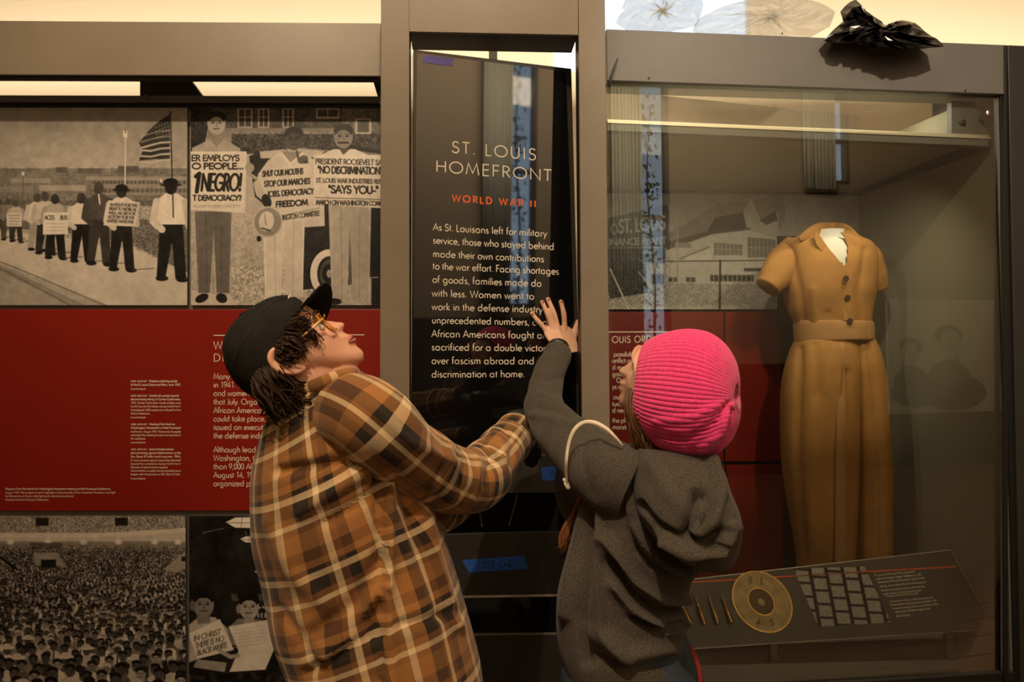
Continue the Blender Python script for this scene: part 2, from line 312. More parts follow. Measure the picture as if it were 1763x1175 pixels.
# ------------------------------------------------------------------ a geometric single-line alphabet
def arc(cx, cy, rx, ry, a0, a1, n=9):
    return [(cx + rx * math.cos(math.radians(a)), cy + ry * math.sin(math.radians(a))) for a in np.linspace(a0, a1, n)]
G = {
 ' ': (.32, []), 'a': (.76, [arc(.34, .3, .26, .3, 0, 360, 15), [(.6, .6), (.6, 0)]]), 'b': (.76, [[(.12, 1.05), (.12, 0)], arc(.38, .3, .26, .3, 0, 360, 15)]),
 'c': (.56, [arc(.34, .3, .27, .3, 50, 310)]), 'd': (.76, [arc(.34, .3, .26, .3, 0, 360, 15), [(.6, 1.05), (.6, 0)]]),
 'e': (.66, [[(.07, .32), (.6, .32)] + arc(.34, .3, .27, .3, 5, 318, 13)]), 'f': (.34, [arc(.28, .88, .14, .17, 70, 180, 5) + [(.14, 0)], [(.02, .6), (.3, .6)]]),
 'g': (.76, [arc(.34, .3, .26, .3, 0, 360, 15), [(.6, .6), (.6, -.1)] + arc(.36, -.1, .24, .22, 0, -150, 7)]),
 'h': (.64, [[(.11, 1.05), (.11, 0)], arc(.32, .36, .2, .24, 170, 0, 7) + [(.52, 0)]]), 'i': (.24, [[(.12, .6), (.12, 0)], [(.12, .80), (.12, .88)]]),
 'j': (.24, [[(.12, .6), (.12, -.28)], [(.12, .80), (.12, .88)]]), 'k': (.56, [[(.11, 1.05), (.11, 0)], [(.46, .6), (.13, .3), (.5, 0)]]),
 'l': (.24, [[(.12, 1.05), (.12, 0)]]), 'm': (.98, [[(.11, .6), (.11, 0)], arc(.29, .4, .18, .2, 170, 0, 6) + [(.47, 0)], arc(.66, .4, .18, .2, 170, 0, 6) + [(.84, 0)]]),
 'n': (.64, [[(.11, .6), (.11, 0)], arc(.32, .38, .2, .22, 170, 0, 7) + [(.52, 0)]]), 'o': (.68, [arc(.34, .3, .27, .3, 0, 360, 15)]),
 'p': (.76, [[(.12, .6), (.12, -.32)], arc(.38, .3, .26, .3, 0, 360, 15)]), 'q': (.76, [arc(.34, .3, .26, .3, 0, 360, 15), [(.6, .6), (.6, -.32)]]),
 'r': (.38, [[(.11, .6), (.11, 0)], arc(.28, .38, .17, .2, 170, 60, 4)]), 's': (.46, [arc(.24, .45, .14, .14, 40, 250, 7) + arc(.22, .15, .16, .15, 70, -150, 7)]),
 't': (.32, [[(.15, .85), (.15, 0)], [(.02, .6), (.28, .6)]]), 'u': (.64, [[(.11, .6)] + arc(.31, .22, .2, .22, 180, 360, 7) + [(.51, .6)]]),
 'v': (.54, [[(.03, .6), (.26, 0), (.49, .6)]]), 'w': (.82, [[(.03, .6), (.22, 0), (.4, .58), (.58, 0), (.77, .6)]]), 'x': (.52, [[(.04, .6), (.46, 0)], [(.46, .6), (.04, 0)]]),
 'y': (.54, [[(.03, .6), (.27, .02)], [(.5, .6), (.14, -.32)]]), 'z': (.5, [[(.05, .6), (.44, .6), (.05, 0), (.45, 0)]]),
 'A': (.78, [[(.03, 0), (.39, 1), (.75, 0)], [(.17, .34), (.61, .34)]]), 'B': (.62, [[(.1, 0), (.1, 1), (.3, 1)] + arc(.3, .76, .2, .24, 90, -90, 6) + [(.1, .52), (.32, .52)] + arc(.32, .26, .23, .26, 90, -90, 6) + [(.1, 0)]]),
 'C': (.84, [arc(.5, .5, .44, .5, 50, 310, 13)]), 'D': (.8, [[(.1, 0), (.1, 1), (.26, 1)] + arc(.26, .5, .46, .5, 90, -90, 10) + [(.1, 0)]]),
 'E': (.56, [[(.5, 1), (.1, 1), (.1, 0), (.5, 0)], [(.1, .52), (.48, .52)]]), 'F': (.54, [[(.5, 1), (.1, 1), (.1, 0)], [(.1, .52), (.46, .52)]]),
 'G': (.92, [arc(.5, .5, .44, .5, 45, 345, 14) + [(.93, .46), (.56, .46)]]), 'H': (.78, [[(.1, 0), (.1, 1)], [(.68, 0), (.68, 1)], [(.1, .52), (.68, .52)]]),
 'I': (.24, [[(.12, 0), (.12, 1)]]), 'J': (.42, [[(.3, 1), (.3, .15)] + arc(.14, .15, .16, .16, 0, -120, 5)]), 'K': (.66, [[(.1, 0), (.1, 1)], [(.56, 1), (.12, .52), (.62, 0)]]),
 'L': (.5, [[(.1, 1), (.1, 0), (.46, 0)]]), 'M': (.98, [[(.06, 0), (.2, 1), (.49, .12), (.78, 1), (.92, 0)]]), 'N': (.84, [[(.1, 0), (.1, 1), (.74, 0), (.74, 1)]]),
 'O': (1.0, [arc(.5, .5, .45, .5, 0, 360, 19)]), 'P': (.58, [[(.1, 0), (.1, 1), (.28, 1)] + arc(.28, .74, .23, .26, 90, -90, 7) + [(.1, .48)]]),
 'Q': (1.0, [arc(.5, .5, .45, .5, 0, 360, 19), [(.6, .3), (.95, -.05)]]), 'R': (.62, [[(.1, 0), (.1, 1), (.28, 1)] + arc(.28, .74, .23, .26, 90, -90, 7) + [(.1, .48)], [(.28, .48), (.56, 0)]]),
 'S': (.6, [arc(.31, .75, .21, .25, 30, 260, 9) + arc(.28, .25, .24, .27, 75, -160, 9)]), 'T': (.56, [[(.28, 0), (.28, 1)], [(.02, 1), (.54, 1)]]),
 'U': (.74, [[(.1, 1)] + arc(.37, .28, .27, .28, 180, 360, 9) + [(.64, 1)]]), 'V': (.74, [[(.03, 1), (.37, 0), (.71, 1)]]), 'W': (1.1, [[(.03, 1), (.29, 0), (.55, .95), (.81, 0), (1.07, 1)]]),
 'X': (.7, [[(.05, 1), (.65, 0)], [(.65, 1), (.05, 0)]]), 'Y': (.66, [[(.03, 1), (.33, .48), (.63, 1)], [(.33, .48), (.33, 0)]]), 'Z': (.64, [[(.06, 1), (.58, 1), (.05, 0), (.6, 0)]]),
 '0': (.6, [arc(.3, .5, .24, .5, 0, 360, 15)]), '1': (.6, [[(.18, .84), (.36, 1), (.36, 0)]]), '2': (.6, [arc(.3, .72, .23, .28, 170, -30, 8) + [(.06, 0), (.55, 0)]]),
 '3': (.6, [arc(.28, .76, .2, .24, 150, -80, 8) + arc(.28, .27, .24, .27, 80, -150, 8)]), '4': (.6, [[(.42, 0), (.42, 1), (.03, .26), (.57, .26)]]),
 '5': (.6, [[(.5, 1), (.18, 1), (.12, .58)] + arc(.28, .32, .25, .32, 110, -140, 9)]), '6': (.6, [[(.4, 1), (.1, .45)] + arc(.3, .29, .24, .29, 150, -210, 13)]),
 '7': (.6, [[(.05, 1), (.54, 1), (.2, 0)]]), '8': (.6, [arc(.3, .76, .19, .24, -90, 270, 12), arc(.3, .27, .24, .27, 90, 450, 12)]), '9': (.6, [arc(.3, .71, .24, .29, 0, 360, 12), [(.52, .6), (.2, 0)]]),
 '.': (.26, [[(.12, .0), (.12, .09)]]), ',': (.26, [[(.15, .08), (.07, -.16)]]), "'": (.2, [[(.1, 1), (.1, .78)]]), '"': (.34, [[(.1, 1), (.1, .75)], [(.24, 1), (.24, .75)]]),
 '!': (.26, [[(.13, 1), (.13, .3)], [(.13, .0), (.13, .1)]]), '?': (.5, [arc(.25, .75, .2, .25, 170, -60, 8) + [(.24, .3)], [(.24, 0), (.24, .1)]]), '-': (.4, [[(.06, .36), (.34, .36)]]),
 ':': (.26, [[(.12, 0), (.12, .09)], [(.12, .5), (.12, .59)]]), '&': (.7, [[(.65, 0), (.2, .75)] + arc(.34, .8, .15, .2, 200, -20, 6) + [(.1, .25)] + arc(.28, .2, .2, .2, 170, 330, 6) + [(.62, .42)]]), '(': (.3, [arc(.4, .5, .3, .6, 130, 230, 6)]), ')': (.3, [arc(-.1, .5, .3, .6, 50, -50, 6)])}
def twidth(s, tr=0.0): return sum(G[c][0] + tr for c in s) - tr
def strokes(s, x0, y0, h, slope=0.0, x1=None, prefix=None, tr=0.0, ital=0.0, xs=1.0):
    """polylines in photo pixels; x1 = where the string (or its prefix) ends"""
    kx = h * xs
    if x1 is not None: kx = (x1 - x0) / twidth(prefix or s, tr)
    out = []; u = 0.0
    for ch in s:
        adv, st = G[ch]
        for p in st:
            out.append([(x0 + (u + a + ital * b) * kx, y0 - b * h + (u + a) * kx * slope) for a, b in p])
        u += adv + tr
    return out
def ribbon(poly, w):
    P = np.asarray(poly, float)
    d = np.linalg.norm(np.diff(P, axis=0), axis=1); P = P[np.concatenate([[True], d > 1e-6])]
    if len(P) < 2: return [], []
    T = np.diff(P, axis=0); T /= np.linalg.norm(T, axis=1)[:, None]; N = np.stack([-T[:, 1], T[:, 0]], 1)
    V, Fc = [], []
    closed = np.linalg.norm(P[0] - P[-1]) < 1e-6
    for i in range(len(P)):
        if i == 0 and not closed: n = N[0]; k = 1
        elif i == len(P) - 1 and not closed: n = N[-1]; k = 1
        else:
            a, b = N[(i - 1) % len(N)], N[i % len(N)]
            if closed and i == len(P) - 1: a, b = N[-1], N[0]
            if closed and i == 0: a, b = N[-1], N[0]
            n = a + b; l = np.linalg.norm(n)
            n = n / l if l > 1e-3 else a; k = min(1 / max(n @ a, .35), 1.9)
        V += [P[i] + n * w * k, P[i] - n * w * k]
    for i in range(len(P) - 1): Fc.append((2 * i, 2 * i + 1, 2 * i + 3, 2 * i + 2))
    return V, Fc
def textobj(name, items, w, pl, m, parent, off=-.0012, th=0.0006):
    """items: lists of polylines (photo px); laid as thin raised ink on the plane"""
    V, Fc = [], []
    for poly in items:
        v, f = ribbon(poly, w); n = len(V); V += list(v); Fc += [tuple(i + n for i in q) for q in f]
    V = np.array(V); n = pnormal(pl)
    A = on(V[:, 0], V[:, 1], pl) + n * off
    o = mesh(name, A, Fc, m, parent); return tag(o, kind='stuff') if 'text' in name else o
def letters(s, x0, y0, h, slope, x1, tr, w, pl, m, parent, off):
    u = 0.0; k = (x1 - x0) / twidth(s, tr)
    for ch in s:
        adv, st = G[ch]; pol = [[(x0 + (u + a) * k, y0 - b * h + (u + a) * k * slope) for a, b in p] for p in st]
        if pol: textobj('letter', pol, w, pl, m, parent, off)
        u += adv + tr

# ------------------------------------------------------------------ prints: painted in greys on a fine grid (flat prints in the photograph)
class Canvas:
    def __init__(s, x0, y0, x1, y1, step, v=.6):
        s.nx = int(round((x1 - x0) / step)) + 1; s.ny = int(round((y1 - y0) / step)) + 1
        s.xs = np.linspace(x0, x1, s.nx); s.ys = np.linspace(y0, y1, s.ny); s.g = np.full((s.ny, s.nx), float(v)); s.st = step
    def win(s, x0, y0, x1, y1):
        i0, i1 = np.searchsorted(s.xs, [x0, x1]); j0, j1 = np.searchsorted(s.ys, [y0, y1])
        if i1 <= i0 or j1 <= j0: return None
        X, Y = np.meshgrid(s.xs[i0:i1], s.ys[j0:j1]); return slice(j0, j1), slice(i0, i1), X, Y
    def blend(s, w, al, v): s.g[w[0], w[1]] = s.g[w[0], w[1]] * (1 - al) + v * al
    def poly(s, pts, v, a=1.0, soft=1.0, tex=0.0):
        P = np.array(pts, float); w = s.win(P[:, 0].min() - 2, P[:, 1].min() - 2, P[:, 0].max() + 2, P[:, 1].max() + 2)
        if w is None: return s
        X, Y = w[2], w[3]; ins = np.zeros(X.shape, bool)
        for (xa, ya), (xb, yb) in zip(P, np.roll(P, -1, 0)):
            if ya == yb: continue
            ins ^= ((ya > Y) != (yb > Y)) & (X < (xb - xa) * (Y - ya) / (yb - ya) + xa)
        d = segdist(X, Y, list(map(tuple, P)) + [tuple(P[0])]); sd = np.where(ins, d, -d)
        vv = v + (np.random.rand(*X.shape) - .5) * tex if tex else v
        s.blend(w, np.clip(.5 + sd / soft, 0, 1) * a, vv); return s
    def ell(s, cx, cy, rx, ry, v, a=1.0, rot=0, soft=1.0):
        R = max(rx, ry) + 2; w = s.win(cx - R, cy - R, cx + R, cy + R)
        if w is None: return s
        c, n = math.cos(math.radians(rot)), math.sin(math.radians(rot)); X = w[2] - cx; Y = w[3] - cy
        r = np.sqrt(((X * c + Y * n) / rx) ** 2 + ((-X * n + Y * c) / ry) ** 2)
        s.blend(w, np.clip(.5 + (1 - r) * min(rx, ry) / soft, 0, 1) * a, v); return s
    def rect(s, x0, y0, x1, y1, v, a=1.0, tex=0.0): return s.poly([(x0, y0), (x1, y0), (x1, y1), (x0, y1)], v, a, 1.0, tex)
    def line(s, pts, wd, v, a=1.0):
        P = np.array(pts, float); w = s.win(P[:, 0].min() - wd - 2, P[:, 1].min() - wd - 2, P[:, 0].max() + wd + 2, P[:, 1].max() + wd + 2)
        if w is None: return s
        s.blend(w, np.clip(.5 + (wd / 2 - segdist(w[2], w[3], pts)), 0, 1) * a, v); return s
    def text(s, st, wd, v, a=1.0):
        for p in st: s.line(p, wd, v, a)
        return s
    def vgrad(s, y0, v0, y1, v1):
        w = s.win(-9999, y0, 9999, y1); k = np.clip((w[3] - y0) / (y1 - y0), 0, 1); s.g[w[0], w[1]] = v0 + (v1 - v0) * k; return s
    def noise(s, x0, y0, x1, y1, amp, cell=2.0, cut=None):
        w = s.win(x0, y0, x1, y1)
        if w is None: return s
        R = np.random.rand(int((y1 - y0) / cell) + 3, int((x1 - x0) / cell) + 3)
        fx = (w[2] - x0) / cell; fy = (w[3] - y0) / cell; i = fx.astype(int); j = fy.astype(int); fx = fx - i; fy = fy - j
        n = R[j, i] * (1 - fx) * (1 - fy) + R[j, i + 1] * fx * (1 - fy) + R[j + 1, i] * (1 - fx) * fy + R[j + 1, i + 1] * fx * fy
        s.g[w[0], w[1]] += (n - .5) * amp; return s
    def build(s, name, pl, parent, off=-.0006, tint=(1.0, .90, .78), gain=1.0, off_plane=None, smoothing=True, lo=0.0):
        s.noise(s.xs[0], s.ys[0], s.xs[-1], s.ys[-1], .05, 2.0); s.noise(s.xs[0], s.ys[0], s.xs[-1], s.ys[-1], .07, 9.0); s.noise(s.xs[0], s.ys[0], s.xs[-1], s.ys[-1], .05, 45.0)
        X, Y = np.meshgrid(s.xs, s.ys); V = (on(X.ravel(), Y.ravel(), pl) + pnormal(pl) * off)
        g = np.clip(s.g.ravel(), 0.03, 1) * (1 - lo) + lo; lin = (g ** 2.2) * gain
        C = np.stack([lin * tint[0], lin * tint[1], lin * tint[2], np.ones_like(lin)], 1)
        i = np.arange(s.ny * s.nx).reshape(s.ny, s.nx)
        Q = np.stack([i[:-1, :-1].ravel(), i[1:, :-1].ravel(), i[1:, 1:].ravel(), i[:-1, 1:].ravel()], 1)
        return mesh(name, V, Q, M['print'], parent, col=C)
def head(c, x, y, r, v, hat=None, face=True):
    c.ell(x, y, r * .78, r, v); c.ell(x, y - r * .48, r * .80, r * .56, v * .35 if hat is None else hat)
    c.ell(x, y + r * .2, r * .68, r * .72, v)
    if face and r > 5:
        for k in (-1, 1): c.ell(x + k * r * .3, y - r * .02, r * .14, r * .09, v * .35, .9); c.line([(x + k * r * .15, y - r * .2), (x + k * r * .48, y - r * .2)], r * .05, v * .4, .7)
        c.line([(x, y), (x + r * .08, y + r * .3)], r * .08, v * .6, .8); c.line([(x - r * .25, y + r * .5), (x + r * .25, y + r * .5)], r * .1, v * .4, .9)

def paint_march():
    c = Canvas(-40, 187, 324, 526, 1.0, .62)
    c.vgrad(187, .56, 290, .64); c.noise(-40, 187, 324, 300, .03, 30)
    c.rect(-40, 291, 324, 304, .42, .8); c.noise(-40, 289, 324, 303, .14, 5)
    c.rect(-40, 300, 324, 350, .46); c.noise(-40, 300, 324, 352, .12, 3)
    for x0, y0, x1, y1, v in [(98, 289, 118, 298, .34), (136, 291, 176, 300, .36), (205, 287, 240, 298, .34), (20, 308, 90, 316, .56), (150, 305, 323, 312, .60), (160, 318, 323, 326, .56), (70, 320, 150, 330, .62), (0, 322, 60, 332, .52), (175, 332, 323, 337, .56)]: c.rect(x0, y0, x1, y1, v, .9)
    for x in range(165, 322, 7): c.line([(x, 313), (x, 317)], 3, .33, .8)
    for x in range(175, 322, 8): c.line([(x, 327), (x, 331)], 4, .34, .7)
    for x in range(-30, 80, 9): c.line([(x, 333), (x, 346)], 1, .3, .6)
    c.rect(-40, 346, 324, 356, .34, .8); c.noise(-40, 344, 324, 360, .15, 3)
    c.poly([(-40, 356), (80, 356), (190, 372), (324, 388), (324, 470), (220, 418), (90, 398), (-40, 392)], .40)     # grass
    c.noise(60, 352, 324, 465, .30, 1.6)
    c.poly([(-40, 392), (60, 404), (130, 412), (235, 430), (324, 470), (324, 527), (185, 527), (-40, 437)], .74)     # pavement
    c.noise(-40, 392, 324, 526, .035, 14)
    c.poly([(-40, 437), (-40, 446), (120, 527), (150, 527)], .52); c.poly([(-40, 446), (-40, 527), (118, 527)], .60)
    c.line([(-40, 436), (30, 462), (185, 527)], 3, .50); c.line([(-40, 445), (10, 466), (125, 527)], 1.6, .36); c.noise(-40, 440, 150, 526, .05, 6)
    c.line([(218, 235), (217, 322)], 2.6, .78); c.rect(214, 226, 221, 238, .85); c.line([(218, 224), (218, 230)], 2, .4)
    for x, y in ((42, 300), (279, 312)): c.line([(x, y), (x, y + 50)], 1.2, .35); c.ell(x, y, 2.5, 3.5, .8)
    # flag
    c.line([(295, 194), (299, 345), (300, 372)], 2.2, .14)
    c.poly([(294, 198), (294, 277), (270, 275), (241, 278), (247, 262), (241, 247), (258, 226), (275, 210)], .20)
    for k in range(6):
        y = 222 + k * 10; c.line([(294, y + 4), (278, y + 5), (262, y + 9), (245, y + 8 if k > 2 else y + 14)], 3.2, .72, .95 if k > 1 else .5)
    for i in range(5):
        for j in range(4): c.ell(270 + i * 5 + j, 213 + j * 6 + (4 - i) * 2, 1, 1, .7, .9)
    def man(x, top, bot, shirt, pants, w=1.0, hd=.3, hat=None, lean=0):
        h = bot - top; r = h * .07; k = h * w
        c.poly([(x - .12 * k, top + h * .42), (x + .13 * k, top + h * .42), (x + .17 * k + lean, bot - 2), (x + .05 * k + lean, bot - 1), (x + .01 * k, top + h * .62), (x - .06 * k - lean, bot - 3), (x - .16 * k - lean, bot - 5)], pants)
        c.poly([(x - .06 * k, top + h * .14), (x + .07 * k, top + h * .14), (x + .17 * k, top + h * .2), (x + .18 * k, top + h * .45), (x - .17 * k, top + h * .45), (x - .18 * k, top + h * .22)], shirt)
        c.line([(x - .16 * k, top + h * .22), (x - .2 * k, top + h * .42), (x - .1 * k, top + h * .5)], r * 1.0, shirt * .92); c.line([(x + .16 * k, top + h * .22), (x + .2 * k, top + h * .46)], r, shirt * .85)
        c.ell(x, top + h * .07, r * .9, r * 1.15, hd)
        if hat is not None: c.ell(x, top + h * .03, r * 1.05, r * .6, hat); c.ell(x, top + h * .055, r * 1.5, r * .25, hat)
        c.ell(x - .1 * k - lean, bot - 2, r * .9, r * .4, .1); c.ell(x + .13 * k + lean, bot, r * .9, r * .4, .1)
        c.line([(x + .15 * k, bot - 1), (x + .42 * k, bot - 3)], 2.2, .35, .7)
    for a in [(2, 345, 410, .55, .25), (16, 343, 415, .5, .3), (30, 347, 418, .72, .2), (66, 335, 432, .82, .6), (80, 332, 438, .75, .18)]: man(*a)
    man(97, 336, 446, .66, .14, hd=.2); man(142, 334, 452, .84, .12, hd=.22); man(172, 316, 456, .30, .22, .9, .3); man(211, 320, 466, .82, .12, .9, .18, .12); man(296, 310, 482, .86, .10, .9, .12, .08)
    c.line([(172, 336), (174, 352)], 2.5, .85); c.poly([(288, 336), (292, 372), (302, 372), (306, 338)], .84)
    c.line([(299, 330), (300, 375)], 2, .12)
    c.rect(14, 367, 40, 391, .80); c.poly([(77, 367), (120, 367), (119, 404), (76, 405)], .84); c.poly([(189, 346), (243, 349), (234, 391), (180, 389)], .80)
    c.text(strokes('ACES     BUS', 79, 379, 7, x1=118), 1.3, .25); 
    for k in range(3): c.line([(82, 386 + k * 6), (114, 386 + k * 6)], 1, .62)
    for k in range(4): c.line([(18, 372 + k * 5), (36, 372 + k * 5)], 1.2, .5)
    for k, t in enumerate(['IN-FIGHT FOR THE', 'RIGHT TO WORK AS', 'WELL AS DIE FOR', 'VICTORY FOR THE', 'UNITED NATIONS']):
        c.text(strokes(t, 192 - k * 1.6, 355.5 + k * 7, 4.6, .04, x1=238 - k * 1.6), 1.25, .28)
    return c
def paint_placards():
    c = Canvas(330, 188, 668, 526, .8, .55)
    c.rect(330, 188, 668, 222, .30, 1, .0); c.noise(330, 188, 668, 222, .12, 3)
    for x, w in ((410, 26), (445, 20), (487, 20), (545, 40)): c.rect(x, 188, x + w, 222 if w < 30 else 206, .62); c.rect(x + 3, 190, x + w - 3, 219 if w < 30 else 203, .25); c.line([(x + w / 2, 188), (x + w / 2, 220 if w < 30 else 205)], 1.6, .7); c.line([(x, 203), (x + w, 203)], 1.5, .7)
    c.rect(330, 222, 668, 238, .50); c.rect(590, 188, 668, 250, .42); c.noise(590, 190, 668, 250, .22, 4); c.rect(612, 205, 640, 232, .72); c.rect(616, 208, 636, 229, .35)
    c.poly([(330, 188), (365, 188), (352, 260), (330, 300)], .14); c.noise(330, 188, 360, 280, .18, 3)
    c.rect(400, 232, 668, 268, .26); c.noise(400, 228, 668, 270, .26, 3)
    c.poly([(330, 268), (668, 262), (668, 526), (330, 526)], .66); c.noise(330, 360, 668, 526, .14, 3); c.noise(400, 460, 560, 526, .42, 2.0)
    c.poly([(330, 500), (400, 512), (412, 527), (330, 527)], .74)
    # motor car
    c.poly([(430, 270), (450, 262), (500, 260), (545, 262), (600, 250), (668, 262), (668, 470), (600, 492), (520, 500), (515, 440), (515, 400), (440, 340)], .16)
    c.poly([(448, 262), (520, 256), (560, 262), (548, 272), (450, 274)], .70); c.poly([(600, 258), (668, 268), (668, 300), (610, 290)], .45)
    c.line([(520, 258), (580, 262), (668, 292)], 2, .6)
    c.ell(568, 470, 36, 45, .10); c.ell(568, 472, 33, 42, .84); c.ell(568, 472, 21, 30, .14); c.ell(568, 472, 17, 24, .30); c.ell(568, 472, 12, 17, .12); c.ell(568, 472, 5, 7, .6)
    c.rect(640, 320, 668, 526, .10); c.line([(618, 480), (652, 478)], 2, .5)
    # man with hat-less head, left
    def legs(x0, x1, y0, y1, v, g=6, vd=None):
        m = (x0 + x1) / 2; c.poly([(x0, y0), (m + 1, y0), (m - 1, (y0 + y1) / 2), (m - g, y1), (x0 + 6, y1)], v); c.poly([(m - 1, y0), (x1, y0), (x1 - 4, y1), (m + g, y1)], v * .95)
        for k in range(5): xx = x0 + 5 + k * (x1 - x0 - 8) / 4; c.line([(xx, y0), (xx + (2 if k < 2 else -1), y1)], 1.6, v * (.72 if k % 2 else 1.15), .55)
    c.poly([(332, 256), (362, 242), (388, 242), (414, 256), (418, 272), (332, 272)], .62); c.poly([(362, 238), (374, 256), (388, 238)], .5)
    head(c, 374, 213, 20, .66, .14); c.line([(355, 200), (392, 200)], 1, .2, .4)
    legs(337, 400, 365, 505, .40); c.ell(349, 514, 12, 7, .12, 1, -25); c.ell(383, 514, 10, 8, .12, 1, 25)
    c.poly([(328, 262), (426, 262), (423, 368), (328, 362)], .82)
    tx = lambda t, x, y, h, w, x1, v=.14, sl=0.0, it=0.0: c.text(strokes(t, x, y, h, sl, x1=x1, ital=it), w, v)
    tx('ER EMPLOYS', 331, 278, 9.5, 2.2, 414); tx('O PEOPLE...', 332, 292, 9.5, 2.6, 421); tx('1', 330, 331, 31, 7, 347, .10, 0, .16); tx('NEGRO!', 347, 329, 28, 4.6, 416, .12, 0, .16)
    tx('T DEMOCRACY?', 334, 346, 8.5, 2.2, 417); tx('ST. LOUIS WORKERS COMMITTEE', 334, 358, 4, .7, 415, .6)
    # middle man
    c.poly([(446, 300), (462, 278), (480, 264), (520, 262), (545, 278), (558, 300), (560, 390), (470, 396), (455, 345), (440, 330)], .76)
    c.poly([(484, 262), (502, 282), (522, 262)], .55); c.line([(486, 264), (500, 284), (522, 264)], 2, .85)
    head(c, 507, 240, 20, .30, .20); c.poly([(488, 256), (496, 262), (488, 250)], .3)
    c.ell(523, 276, 9, 7, .34, 1, -30); c.line([(516, 280), (512, 262)], 4, .32); c.line([(528, 280), (534, 296)], 7, .26)
    legs(452, 526, 372, 512, .80, 3); c.ell(475, 521, 13, 6, .14); c.ell(502, 518, 13, 6, .14)
    c.poly([(452, 294), (538, 281), (542, 352), (553, 360), (551, 378), (488, 384)], .78)
    for k, (t, a, b) in enumerate([('SHUT OUR MOUTHS', 453, 523), ('STOP OUR MARCHES', 456, 535), ('JOBS. DEMOCRACY', 461, 541), ('FREEDOM', 476, 531)]):
        tx(t, a, 305 + k * 17.5, 9.0 - (k == 3) * 0, 2.0 if k < 3 else 2.5, b, .14, -.07)
    c.line([(487, 372), (551, 359)], 1, .3); tx('SHINGTON COMMITTEE', 480, 381, 8, 1.4, 551, .2, -.13)
    c.line([(444, 318), (448, 334), (460, 344)], 13, .70); c.ell(460, 347, 8, 12, .14, 1, -20)
    c.ell(462, 383, 26, 27, .70, 1, 20); c.ell(462, 383, 23, 24, .52, 1, 20); c.ell(460, 382, 13, 17, .78, 1, 10); c.line([(452, 394), (466, 398)], 3, .3); c.line([(457, 370), (459, 388)], 2, .5); c.ell(447, 412, 4, 5, .15)
    c.ell(431, 290, 8, 8, .62); c.line([(428, 300), (442, 308)], 6, .6)
    # right man
    c.poly([(552, 268), (575, 258), (612, 258), (650, 275), (668, 300), (668, 330), (552, 300)], .80); c.poly([(585, 258), (592, 268), (603, 258)], .3)
    head(c, 592, 236, 21, .52, .22); c.line([(584, 247), (600, 247)], 3, .15)
    legs(566, 640, 350, 516, .66, 4); c.ell(575, 520, 14, 6, .14)
    c.poly([(541, 267), (668, 268), (668, 360), (541, 352)], .82)
    for t, a, y, h, w, b, pre in [('PRESIDENT ROOSEVELT SAYS', 544, 283, 8.5, 1.5, 652, 'PRESIDENT ROOSEVELT S'), ('"NO DISCRIMINATION"', 548, 299, 11.5, 2.4, 655, '"NO DISCRIMINATION'), ('ST. LOUIS WAR INDUSTRIES REFUSE', 545, 315, 7, 1.3, 653, 'ST. LOUIS WAR INDUSTRIES RE'), ('"SAYS YOU-"', 566, 333, 12.5, 2.7, 652, None), ('MARCH ON WASHINGTON COMMITTEE', 545, 353, 7.5, 1.5, 654, 'MARCH ON WASHINGTON COM')]:
        c.text(strokes(t, a, y, h, .02, x1=b, prefix=pre), w, .13)
    c.line([(543, 341), (668, 345)], 1.1, .2); c.line([(548, 343), (668, 347)], 1, .75)
    return c
